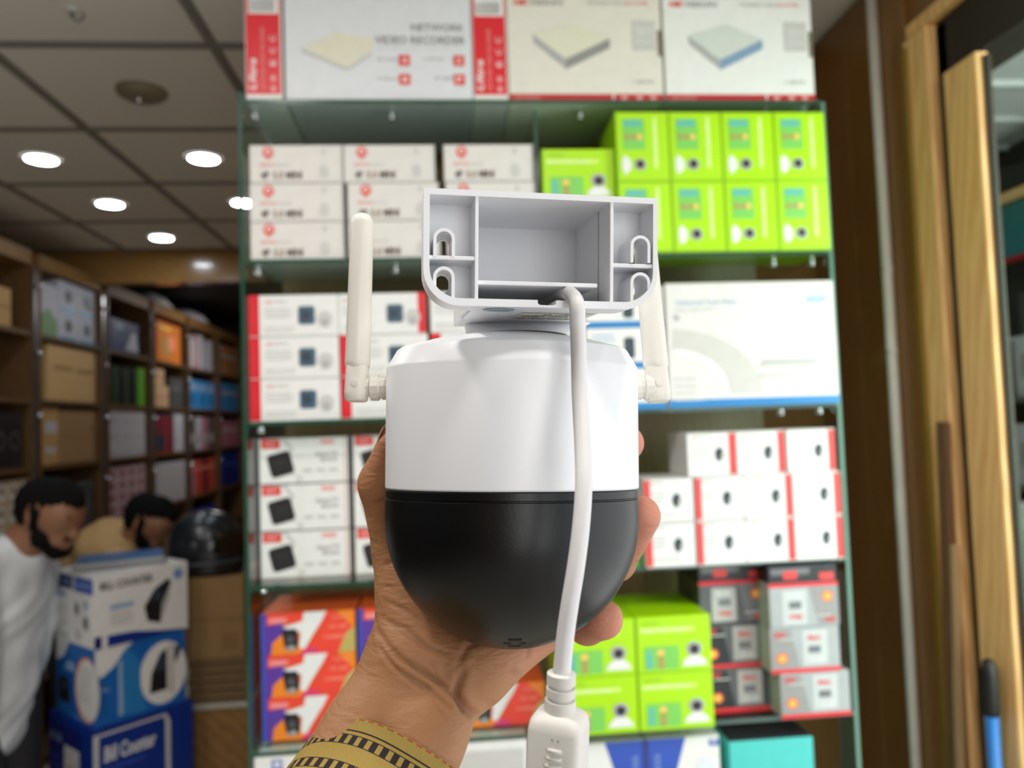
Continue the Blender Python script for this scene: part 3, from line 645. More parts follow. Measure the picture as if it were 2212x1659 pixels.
thin.put(0.983, 0.04, ZS[4]+0.27, 'thin black box with red tags on top of the left drive stack', group='thin black boxes topping the drive stacks')
thin.put(1.110, -0.015, ZS[4]+0.27, 'thin black box with red tags on top of the right drive stack', group='thin black boxes topping the drive stacks')

# bottom row, cut by the picture's lower edge
b1 = Kind('router_box', 0.184, 0.31, 0.2, white_card, [('blue_tag', [('r', .18, .90, .29, .985, mat('soft_blue_ink', (120, 136, 204), .4)), ('d', .235, .955, .03, .018, offw_ink), ('t', 'ROUTER', .19, .905, .09, .015, B0, royal_ink)]), ('round_mark', [('d', .52, .94, .06, .035, mat('mist_blue_ink', (206, 212, 230), .4)), ('d', .52, .94, .015, .01, grey_ink)])])
b2 = Kind('router_box', 0.142, 0.31, 0.2, white_card, [('pale_panel', [('r', .06, .3, .94, .95, faint)])])
def diag(inv):
    f = (lambda u: 1-u) if inv else (lambda u: u)
    return Kind('router_box', 0.150, 0.293, 0.2, white_card, [
        ('blue_diagonal', [('p', [(f(.42), 1), (f(1), 1), (f(1), 0), (f(1), .3)] if False else [(f(.46), 1), (f(1), 1), (f(1), .45), (f(.80), .45)], royal_ink), ('r', min(f(.97), f(1)), 0, max(f(.97), f(1)), 1, deepblue)]),
        ('lettering', [('t', 'WIRELESS', f(.86)-.03, .55, .07, .35, {'rot': 90}, paleblue_ink)]+([] if not inv else [('r', .86, .93, .99, .975, royal_ink), ('t', 'P', .90, .94, .06, .03, B0, offw_ink)])),
        ('pale_picture', [('d', f(.2), .80, .12, .05, mat('ice_blue_ink', (226, 230, 240), .4))])])
b1.put(0.102, 0.0, ZS[5], 'white box with blue square logo and round mark, bottom shelf far left')
b2.put(0.466, 0.0, ZS[5], 'plain white box with pale panel, bottom shelf between sleeve and cable plug')
diag(False).put(0.697, 0.0, ZS[5], 'white box with blue diagonal at its right, bottom shelf beside the cable plug')
diag(True).put(0.850, 0.0, ZS[5], 'white box with blue diagonal at its left, bottom shelf under the green cartons')
tb = Kind('teal_box', 0.176, 0.276, 0.25, teal, [('pale_mark', [('d', .5, .3, .2, .12, sky_ink)])])
o = tb.put(1.033, 0.0, ZS[5], 'plain teal box at the right end of the bottom shelf')
mb = MB(); mb.box(-0.086, 0.004, 0.2762, 0.086, 0.246, 0.2775, mat('dark_lid', (52, 50, 56), .5)); part('lid', mb, o, label='dark lid of the teal box')

# ================================================================== REAR OF THE SHOP (left)
BZ = [2.43, 2.105, 1.78, 1.455, 1.10, 0.78, 0.44, 0.08]
strip = mat('steel_strip', (150, 152, 156), 0.3, metal=0.9)
bays = [(1.60, 2.32), (2.40, 3.06), (3.16, 3.79), (3.87, 4.52), (4.60, 5.32), (5.40, 6.12)]
ordn = ['first', 'second', 'third', 'fourth', 'fifth', 'sixth']
for k, (a, b) in enumerate(bays):
    bc = thing('bookcase', 'brown wooden stock bookcase, %s from the front along the left wall' % ordn[k], 'bookcase', (-1.58, 0, 0), 0, 'stock bookcases along the left wall')
    for i, z in enumerate(BZ):
        t = 0.07 if i == 0 else 0.022
        mb = MB(); mb.box(-0.36, a, z-(0 if i == 0 else t), 0.0, b, z+(t if i == 0 else 0), tan_wood if i == 0 else shelf_wood); part('cornice' if i == 0 else 'shelf_board', mb, bc)
    for y0, y1 in ((a-0.03, a), (b, b+0.03)):
        mb = MB(); mb.box(-0.36, y0, 0, 0.004, y1, 2.43, shelf_wood); part('side_panel', mb, bc)
    mb = MB(); mb.box(-0.375, a, 0, -0.361, b, 2.43, shelf_wood); part('back_panel', mb, bc)
    mb = MB(); mb.box(0.0045, b+0.002, 0.1, 0.010, b+0.030, 2.40, strip)
    part('metal_strip', mb, bc)
    hook = MB()
    for z in (2.33, 2.0, 1.7, 1.35): hook.lathe([(0.012, 0), (0.012, 0.02), (0.006, 0.03)], chrome, 10, (0.0105, b+0.016, z), 'x')
    part('bracket_lug', hook, bc, smooth=True, kind='stuff')

PX = math.pi/2
def rear(name, w, h, d, m, prints, y, lvl, label, group=None, dz=0, x=-1.60):
    return Kind(name, w, h, d, m, prints).put(x, y, BZ[lvl]+dz+0.0005, label, 'box', group, PX)
dimwhite = mat('dull_white_card', (200, 200, 208), 0.5)
rear('carton', 0.16, 0.18, .2, carton_m, [('seam', [('r', 0, .48, 1, .52, carton_dark)])], 2.10, 1, 'pale brown carton at the left picture edge, upper shelf')
rear('speaker_box', 0.26, 0.255, .25, black_card, [('ring_print', [(q[0], q[1], 0.5, q[3], q[4], q[5]) for q in (('d', .3, .5, .16, .17, charcoal), ('d', .3, .5, .12, .13, black_card), ('d', .75, .5, .16, .17, charcoal), ('d', .75, .5, .12, .13, black_card))])], 2.14, 3, 'black box with round ring pictures at the left picture edge')
gridk = Kind('bulb_box', 0.092, 0.10, 0.2, mat('kraft_white', (190, 172, 140), 0.6), [('bulb_print', [('r', .2, .15, .8, .85, white_card), ('d', .5, .55, .2, .25, carton_dark)])])
for r in range(3):
    for c in range(4): gridk.put(-1.60, 2.005+0.095*c, BZ[4]+0.0005+0.1005*r, 'kraft bulb box behind the white shirted man, %s row, %s from the left' % (('bottom', 'middle', 'top')[r], ordn[c]), 'box', 'kraft bulb boxes behind the man', PX)
rear('picture_box', 0.20, 0.265, .2, dimwhite, [('leaf_picture', [('p', [(.05, 0), (.95, 0), (.95, .3), (.5, .55), (.05, .35)], mat('leaf_ink', (120, 160, 110), .5))])], 2.515, 1, 'white box with green leaf picture, top shelf of the second bookcase')
pk = Kind('gadget_box', 0.205, 0.155, 0.22, dimwhite, [('device_print', [('d', .5, .5, .2, .22, slate_ink), ('r', .1, .0, .9, .12, cyan_ink), ('r', .2, .8, .7, .88, paleblue_ink)])])
for c, y in enumerate((2.725, 2.935)):
    for r in range(2): pk.put(-1.60, y, BZ[1]+0.0005+0.1555*r, 'bluish white gadget box, %s %s of four on the second bookcase' % (('bottom', 'top')[r], ('left', 'right')[c]), 'box', 'bluish white gadget boxes', PX)
rear('carton', 0.53, 0.29, .30, mat('bright_carton', (222, 184, 122), 0.65, scale=20), [('lettering', [('t', 'ELECTRONICS', .12, .55, .36, .09, BT, carton_dark), ('t', 'FRAGILE', .58, .53, .30, .09, BT, carton_dark)]), ('tape_seam', [('r', .0, .985, 1, 1, carton_dark)])], 2.775, 2, 'large tan carton with dark lettering in the second bookcase')
rear('carton', 0.185, 0.29, .25, carton_m, [('label_print', [('r', .3, .55, .9, .75, dimwhite), ('r', .3, .2, .8, .3, dimwhite)])], 2.52, 3, 'narrow brown carton with white stickers below the large tan carton')
rear('carton', 0.42, 0.28, .3, mat('brown_carton', (166, 130, 84), 0.7, scale=20), [('tape_seam', [('r', 0, .47, 1, .49, carton_dark)])], 2.835, 3, 'wide plain brown carton right of the narrow stickered carton')
rear('case_box', 0.56, 0.24, .3, mat('dark_teal_grey', (66, 74, 76), 0.5), [('label_print', [('r', .6, .45, .85, .7, mid_ink), ('r', .1, .3, .35, .6, charcoal)])], 2.72, 4, 'dark grey case box with pale sticker, behind the man in white')
rear('blue_box', 0.42, 0.20, .25, mat('dusk_blue_card', (40, 62, 112), 0.45), [('device_print', [('p', [(.5, .1), (.75, .7), (.9, .7), (.98, .1)], dimwhite), ('d', .3, .8, .12, .1, paleblue_ink)])], 3.45, 1, 'dark blue box with white shape in the third bookcase')
dbk = Kind('router_carton', 0.155, 0.235, .22, black_card, [('green_stripe', [('r', .86, .0, .98, 1, mat('leaf_green_ink', (60, 130, 44), .5))])])
for c, y in enumerate((3.24, 3.40, 3.56)): dbk.put(-1.60, y, BZ[2]+0.0005, 'black box with green edge stripe, %s of three in the third bookcase' % ('left', 'middle', 'right')[c], 'box', 'black boxes with a green stripe', PX)
rear('green_box', 0.10, 0.245, .2, mat('bright_green_card', (96, 176, 40), 0.45), [('stripe', [('r', .7, 0, .8, 1, dark_lime)])], 3.70, 2, 'narrow bright green box at the right of the third bookcase')
wgk = Kind('tile_box', 0.188, 0.10, .2, dimwhite, [('pattern_print', [('d', .25+.25*i, .25, .08, .15, mid_ink) for i in range(3)]+[('r', .1, .6, .9, .7, pale_ink)])])
for r in range(3):
    for c in range(3): wgk.put(-1.60, 3.275+0.192*c, BZ[3]+0.0005+0.1005*r, 'grey white patterned box in the third bookcase, %s row, %s' % (('bottom', 'middle', 'top')[r], ('left', 'centre', 'right')[c]), 'box', 'grey white patterned boxes', PX)
plk = Kind('tall_pack', 0.138, 0.30, .2, mat('pinkish_card', (196, 176, 180), 0.5), [('dot_print', [('d', .5, .14+.24*i, .28, .09, mat('mauve_ink', (150, 104, 116), .5)) for i in range(4)]+[('r', .0, 0, .06, 1, darkred_ink)])])
for c in range(4): plk.put(-1.60, 3.25+0.142*c, BZ[4]+0.0005, 'tall pinkish pack with mauve dots, %s from the left in the third bookcase' % ordn[c], 'box', 'tall pinkish packs', PX)
rear('orange_box', 0.48, 0.285, .25, mat('burnt_orange_card', (216, 122, 48), 0.5), [('figure_print', [('d', .4, .4, .2, .25, brick_ink), ('d', .6, .5, .15, .2, tomato_ink), ('r', .1, .8, .6, .9, yellow_ink)])], 4.22, 1, 'orange box with blotchy picture in the fourth bookcase')
rear('beige_box', 0.29, 0.15, .2, mat('beige_card', (206, 168, 130), 0.6), [('seam', [('r', 0, .45, 1, .5, carton_dark)])], 4.05, 2, 'lower beige box in the fourth bookcase')
rear('beige_box', 0.20, 0.115, .2, MATS['beige_card'], [('seam', [('r', 0, .45, 1, .5, carton_dark)])], 4.01, 2, 'upper smaller beige box in the fourth bookcase', dz=0.151)
rear('grey_box', 0.27, 0.22, .2, charcoal, [('stripe', [('r', .1, .6, .8, .7, darksilver)])], 4.36, 2, 'charcoal box right of the beige boxes')
rear('red_white_box', 0.40, 0.26, .2, mat('wine_card', (120, 44, 58), 0.5), [('white_print', [('r', .05, .1, .6, .5, slate_ink), ('r', .62, 0, .66, 1, pinkred_ink)])], 4.08, 3, 'wine red box in the fourth bookcase')
rear('white_box', 0.20, 0.295, .2, dimwhite, [('speckle_print', [('d', .3, .3, .1, .05, mid_ink), ('d', .6, .6, .1, .05, mid_ink)])], 4.40, 3, 'white box standing right of the wine red box')
whk = Kind('white_pack', 0.125, 0.285, .2, dimwhite, [('edge_print', [('r', .0, 0, .1, 1, mat('mauve_ink', (150, 104, 116), .5)), ('d', .5, .3, .25, .1, pale_ink), ('d', .5, .7, .25, .1, pale_ink)])])
for c in range(5): whk.put(-1.60, 3.945+0.128*c, BZ[4]+0.0005, 'white upright pack, %s from the left in the fourth bookcase' % ordn[c], 'box', 'white upright packs', PX)
bkm = [dimwhite, mat('rose_card', (190, 120, 136), .5), dimwhite, mat('lilac_card', (170, 160, 190), .5), dimwhite]
for c in range(5):
    rear('upright_box', 0.12, 0.24+0.02*(c % 3), .2, bkm[c], [('stripe', [('r', .3, .1, .7, .9, pale_ink if c % 2 == 0 else dimwhite)])], 4.69+0.125*c, 1, '%s upright box, %s from the left on the fifth bookcase' % (('white', 'rose', 'white', 'lilac', 'white')[c], ordn[c]), 'upright boxes of the fifth bookcase')
skyb = mat('sky_card', (70, 150, 214), .45)
for c in range(3):
    rear('blue_pack', 0.215, 0.23, .2, skyb, [('white_print', [('r', .1, .65, .9, .85, paleblue_ink), ('d', .5, .35, .3, .2, blue_ink)])], 4.74+0.228*c, 2, 'sky blue pack, %s of three in the fifth bookcase' % ('left', 'middle', 'right')[c], 'sky blue packs')
for c in range(4):
    rear('grey_pack', 0.155, 0.26, .2, (charcoal, dimwhite, MATS['rose_card'], charcoal)[c], [('stripe', [('r', .2, .2, .8, .5, mid_ink)])], 4.70+0.163*c, 3, '%s pack, %s from the left, third shelf of the fifth bookcase' % (('charcoal', 'white', 'rose', 'charcoal')[c], ordn[c]), 'mixed packs of the fifth bookcase')
for c in range(4):
    rear('red_pack', 0.155, 0.27, .2, (MATS['rose_card'], mat('vermilion_card', (206, 74, 44), .5), MATS['wine_card'], MATS['vermilion_card'])[c], [('stripe', [('r', .1, .7, .9, .8, tomato_ink)])], 4.70+0.163*c, 4, '%s pack, %s from the left, fourth shelf of the fifth bookcase' % (('rose', 'vermilion', 'wine red', 'vermilion')[c], ordn[c]), 'red packs of the fifth bookcase')
rear('navy_crate', 0.62, 0.20, .25, mat('navy_card', (20, 40, 130), .45), [('stripe', [('r', .05, .8, .95, .9, royal_ink)])], 4.96, 5, 'navy blue crate low in the fifth bookcase')
sx = [('amber_box', mat('amber_card', (196, 134, 84), .5), .62, .27, 1, 'amber box in the farthest bookcase'), ('blue_pack', skyb, .6, .25, 2, 'sky blue box in the farthest bookcase'), ('rose_box', MATS['rose_card'], .62, .23, 3, 'dull rose box in the farthest bookcase'), ('navy_crate', MATS['navy_card'], .62, .30, 4, 'navy blue crate in the farthest bookcase')]
for nm, m, w_, h_, lv, lb in sx: rear(nm, w_, h_, .25, m, [('stripe', [('r', .1, .6, .9, .7, pale_ink if m is not MATS['navy_card'] else royal_ink)])], 5.76, lv, lb)
for y, lb in ((4.15, 'pale upturned basin on top of the fourth bookcase'), (5.0, 'pale upturned basin on top of the fifth bookcase')):
    mb = MB(); mb.lathe([(0.19, 0), (0.195, 0.012), (0.16, 0.06), (0.09, 0.10), (0.0005, 0.112)], dimwhite, 28); b = thing('basin', lb, 'basin', (-1.76, y, 2.5005)); part('bowl', mb, b, smooth=True)
    mb = MB(); mb.lathe([(0.20, 0), (0.205, 0.006), (0.20, 0.012)], dimwhite, 28); part('rim', mb, b, smooth=True)

# ceiling lights, detector, hook
lamp_glow = mat('lamp_glow', (236, 246, 255), 0.5, emit=42)
lamp_rim = mat('lamp_rim_white', (226, 228, 226), 0.4)
spots = [(-0.511, 0.276, 'ceiling light cut by the top picture edge'), (-1.111, 1.476, 'round ceiling light at the left, nearer row'), (-0.511, 1.476, 'round ceiling light beside the red box end'), (-1.111, 2.076, 'round ceiling light in the middle of the left ceiling'), (-0.511, 2.076, 'round ceiling light seen at the edge of the glass shelf'), (-1.111, 2.716, 'farthest round ceiling light before the wooden beam')]
rim_me = None
for x, y, lb in spots:
    t = thing('ceiling_light', lb, 'ceiling light', (x, y, 2.6525), 0, 'round recessed ceiling lights')
    mb = MB(); mb.lathe([(0.055, -0.004), (0.062, -0.006), (0.067, -0.003), (0.067, 0.0)], lamp_rim, 32, cap=False); part('rim', mb, t, smooth=True)
    mb = MB(); mb.lathe([(0.0005, -0.007), (0.040, -0.0065), (0.053, -0.004)], lamp_glow, 32, cap=False); part('diffuser', mb, t, smooth=True)
t = thing('smoke_detector', 'flat round detector with a small bright button on the ceiling', 'detector', (-0.511, 0.87, 2.6525))
mb = MB(); mb.lathe([(0.075, 0), (0.072, -0.012), (0.055, -0.022), (0.03, -0.025), (0.0005, -0.025)], mat('detector_beige', (136, 124, 98), 0.5), 32); part('housing', mb, t, smooth=True)
mb = MB(); mb.ell((-0.005, -0.01, -0.032), (0.012, 0.012, 0.012), chrome); part('button', mb, t, smooth=True)
t = thing('ceiling_hook', 'small dark hook in the ceiling near the top edge', 'hook', (-0.50, 0.40, 2.6525))
mb = MB(); mb.lathe([(0.012, 0), (0.012, -0.006)], lamp_rim, 16); part('plate', mb, t)
mb = MB(); mb.tube([(0, 0, -0.006), (0, 0, -0.02), (0.012, 0, -0.03), (0.026, 0, -0.024), (0.028, 0, -0.012)], 0.003, black_rubber, 8); part('hook_wire', mb, t, smooth=True)
# spotlit rear: a lamp for the hidden fixtures over the rear aisle
area('rear_ceiling_lamp_light', (-0.9, 4.4, 2.6), (-1.3, 4.6, 0), 0.14, 0.14, 9.0, (1.0, 0.98, 0.95), 'DISK')

# ------------------------------------------------------------------ stack of counting machine boxes
FX, FY, FA = -0.832, 1.255, R_(47)
ux, uy = Vector((math.cos(FA), math.sin(FA), 0)), Vector((-math.sin(FA), math.cos(FA), 0))
def stackpos(w_, d_, off=0.0, offy=0.0): return (FX+ux.x*(w_/2+off)+uy.x*offy, FY+ux.y*(w_/2+off)+uy.y*offy)
mach = lambda u, v, sx, sy: [('p', [(u-.10*sx, v-.26*sy), (u-.13*sx, v-.05*sy), (u-.03*sx, v+.18*sy), (u+.10*sx, v+.30*sy), (u+.13*sx, v+.24*sy), (u+.04*sx, v-.05*sy), (u+.02*sx, v-.33*sy)], black_card), ('p', [(u-.055*sx, v+.02*sy), (u-.02*sx, v+.16*sy), (u+.04*sx, v+.14*sy), (u+.02*sx, v+.0*sy)], slate_ink), ('p', [(u+.04*sx, v-.05*sy), (u+.13*sx, v+.24*sy), (u+.10*sx, v-.02*sy), (u+.02*sx, v-.33*sy)], mid_ink)]
c1 = Kind('machine_box', 0.34, 0.250, 0.32, white_card, [
    ('blue_band', [('p', [(.13, 0), (.13, .16), (.4, .14), (.7, .06), (1, .0)], deepblue), ('r', .0, 0, .075, .17, navy_ink)]),
    ('machine_picture', mach(.66, .50, 1.15, 1.0)+[('d', .89, .84, .06, .09, paleblue_ink), ('t', '100', .855, .80, .07, .07, BT, royal_ink)]),
    ('lettering', [('t', 'BILL COUNTER', .06, .79, .55, .11, BT, black_ink), ('r', .16, .50, .40, .57, paleblue_ink)]+lines(.16, .44, .42, 4, .05, .02, pale_ink, 21))],
    left=[('blue_tag', [('r', .02, .76, .48, .95, navy_ink), ('r', .52, .74, .98, .95, royal_ink), ('t', 'BILL COUNTER', .06, .82, .38, .07, B0, paleblue_ink), ('t', '100-240V', .58, .81, .34, .07, B0, paleblue_ink), ('r', .02, .62, .3, .70, paleblue_ink)]),
          ('machine_picture', [('d', .58, .50, .07, .10, mid_ink), ('d', .58, .50, .035, .08, slate_ink), ('d', .80, .33, .09, .12, pale_ink), ('d', .80, .33, .045, .085, black_card), ('d', .80, .58, .055, .07, paleblue_ink), ('d', .62, .14, .09, .09, pale_ink)]),
          ('lettering', lines(.05, .52, .38, 8, .04, .015, pale_ink, 22)+[('t', 'CE FC', .08, .05, .3, .06, B0, mid_ink)])])
c2 = Kind('machine_box', 0.325, 0.268, 0.315, midblue, [
    ('white_swoosh', [('p', [(.0, .62), (.0, 1), (.33, 1), (.40, .99), (.30, .90), (.20, .74), (.08, .64)], white_card), ('p', [(.24, .08), (.29, .08), (.28, .82), (.24, .76)], paleblue_ink), ('d', .74, .48, .27, .42, white_card)]),
    ('shade_print', [('p', [(.29, .08), (.55, .04), (.48, .4), (.48, .7), (.33, .95), (.28, .82)], mat('sea_blue_ink', (40, 130, 196), .4))]),
    ('machine_picture', [('p', [(.58, .24), (.60, .50), (.70, .74), (.78, .80), (.78, .24)], black_card), ('p', [(.64, .50), (.70, .68), (.77, .70), (.77, .52)], slate_ink), ('r', .80, .18, .86, .84, pale_ink), ('p', [(.87, .56), (.87, .80), (.95, .78), (.93, .66)], slate_ink)]),
    ('lettering', [('t', 'BILL', .06, .44, .1, .05, B0, paleblue_ink)])],
    left=[('white_disc', [('d', .80, .45, .30, .42, orange_ink), ('d', .82, .45, .29, .39, white_card), ('p', [(0, 1), (.35, 1), (.2, .78), (0, .70)], white_card)]+lines(.60, .70, .95, 9, .05, .02, pale_ink, 23)),
          ('machine_picture', [('p', [(.06, .18), (.06, .44), (.14, .52), (.30, .52), (.36, .44), (.36, .18)], black_card), ('r', .12, .36, .30, .44, slate_ink), ('p', [(.22, .62), (.30, .74), (.46, .74), (.52, .62)], paleblue_ink)]),
          ('lettering', [('t', 'COUNTER', .5, .03, .3, .05, B0, paleblue_ink)])])
c3 = Kind('machine_box', 0.36, 0.588, 0.36, deepblue, [
    ('white_frame', [('r', .0, .0, .05, .97, pale_ink), ('p', [(.70, 0), (.75, 0), (.75, .92), (.71, .97), (.0, .97), (.0, .955), (.68, .955), (.70, .93)], pale_ink)]),
    ('glow_print', [('d', .4, .25, .28, .12, mat('aqua_ink', (30, 130, 190), .4))]),
    ('lettering', [('t', 'Bill Counter', .10, .80, .50, .09, {'bold': .02, 'shear': .1}, offw_ink), ('r', .1, .75, .5, .765, royal_ink)])],
    left=[('panel_print', [('r', .0, .0, .72, .95, navy_ink), ('r', .36, .60, .70, .84, pale_ink), ('r', .42, .68, .64, .74, mid_ink)]),
          ('lettering', [('t', 'DC-1.5A', .04, .84, .26, .05, B0, paleblue_ink)]+lines(.04, .74, .3, 5, .05, .012, royal_ink, 25))])
p = stackpos(0.36, .36, -0.012, -0.01); c3.put(p[0], p[1], 0.0, 'deep blue counting machine box, lowest of the three on the left', rotz=FA)
p = stackpos(0.325, .315, 0.0, 0.0); c2.put(p[0], p[1], 0.5885, 'mid blue counting machine box with white discs, middle of the stack', rotz=FA)
p = stackpos(0.34, .32, -0.004, -0.004); c1.put(p[0], p[1], 0.857, 'white counting machine box with black lettering, topmost of its stack', rotz=FA)
t = thing('tablet_pack', 'flat silver pack with blue top lying on the white counting machine box', 'pack', (FX+ux.x*.17+uy.x*.17, FY+ux.y*.17+uy.y*.17, 1.1075), R_(20))
part('tray', bevel_box(-.15, -.10, 0, .15, .10, .028, mat('tray_silver', (150, 150, 148), 0.3, metal=0.3), 0.004), t)
part('blue_film', bevel_box(-.142, -.092, .0283, .142, .092, .034, mat('film_blue', (70, 120, 176), 0.3), 0.002), t)
part('lower_sleeve', bevel_box(-.13, -.085, -.0, .13, .085, -.0, charcoal, 0.0) if False else bevel_box(-.153, -.103, .010, .153, .103, .014, charcoal, 0.001), t)

# ------------------------------------------------------------------ counter behind with cartons and a helmet
cb = thing('wooden_cabinet', 'low brown wooden cabinet with a pale top edge behind the box stack', 'cabinet', (-0.53, 1.60, 0))
part('body', bevel_box(-.12, 0, 0.05, .12, .40, .515, tan_wood, .003), cb)
part('top', bevel_box(-.135, -.012, .516, .13, .41, .535, mat('pale_laminate', (188, 184, 170), .4), .003), cb)
part('plinth', bevel_box(-.115, .02, 0.0, .115, .38, .05, dark_paint, .002), cb)
slat_m = mat('ply_sheet', (132, 104, 66), .6, scale=14)
for k in range(5):
    mb = bevel_box(-.115, 0, 0, .11, .34, .032, slat_m, .003); o = link('folded_carton', mb.mesh('folded_carton'), None, (-0.525+.004*(k % 2), 1.605, .5355+.034*k), 0, label='flattened brown carton, %s from the bottom of the pile on the wooden cabinet' % ordn[k], category='carton', group='flattened cartons on the wooden cabinet')
    mb = MB(); mb.box(-.11, -.0012, .012, .105, -.0004, .018, dark_paint); part('fold_gap', mb, o)
ck = Kind('carton', 0.22, 0.315, 0.32, mat('dull_carton', (150, 118, 72), .7, scale=20), [('tape_seam', [('r', 0, .46, 1, .5, carton_dark)]), ('label_print', [('r', .6, .1, .9, .3, carton_dark)])])
ck.put(-0.53, 1.60, .707, 'brown carton on the pile of flattened cartons, under the black helmet')

hel_m = mat('helmet_black', (26, 30, 36), 0.3, 0.5, coat=0.25)
hel = thing('motorcycle_helmet', 'black full face motorcycle helmet resting on the brown carton', 'helmet', (-0.588, 1.71, 1.0225), R_(-8))
bm_h = MB()
n = 40; rings = []
for i in range(15):
    t = i/14; z = 0.002+0.255*t; r = 0.150*math.sqrt(max(0, 1-(max(0, (t-.42))/.58)**2.2)) if t > .42 else 0.128+0.022*math.sin(t/.42*math.pi/2)
    r = max(r, 0.002); ring = []
    for k in range(n):
        a = 2*math.pi*k/n; x, y = math.cos(a), math.sin(a)
        ch = 1+0.16*max(0, x)**3*(1-t)**1.2
        ring.append((x*r*1.02*ch-0.01, y*r*0.84, z))
    rings.append(ring)
bm_h.loft(rings, hel_m); part('shell', bm_h, hel, smooth=True)
vis = MB(); vm = mat('helmet_visor', (8, 9, 11), 0.06, 0.8, coat=1.0)
grid = []
for i in range(7):
    t = .34+.30*i/6; z = 0.002+0.255*t; r = 0.150*math.sqrt(max(0, 1-(max(0, (t-.42))/.58)**2.2)) if t > .42 else 0.128+0.022*math.sin(t/.42*math.pi/2)
    for k in range(21):
        a = R_(-62+124*k/20); x, y = math.cos(a), math.sin(a); ch = 1+0.16*max(0, x)**3*(1-t)**1.2
        grid.append((x*(r+.004)*1.02*ch-0.009, y*(r+.004)*0.84, z))
vis.add(grid, [(i*21+k, i*21+k+1, (i+1)*21+k+1, (i+1)*21+k) for i in range(6) for k in range(20)], vm); part('visor', vis, hel, smooth=True)
mb = MB(); mb.tube([(0.150*math.cos(R_(a))*1.14-.01, .150*math.sin(R_(a))*.86, .052+.006*math.cos(R_(a))) for a in range(-100, 101, 10)], .006, mat('helmet_grey', (66, 70, 76), .3), 8); part('chin_rim', mb, hel, smooth=True)
mb = MB(); mb.bar((.13, -.05, .07), (.145, .045, .075), .02, .012, MATS['helmet_grey']); part('chin_vent', mb, hel)
for sy in (-1, 1):
    mb = MB(); mb.lathe([(.018, -.004), (.018, .004), (.012, .007)], MATS['helmet_grey'], 20, (.0, sy*.122, .125), 'y'); part('visor_pivot', mb, hel, smooth=True)

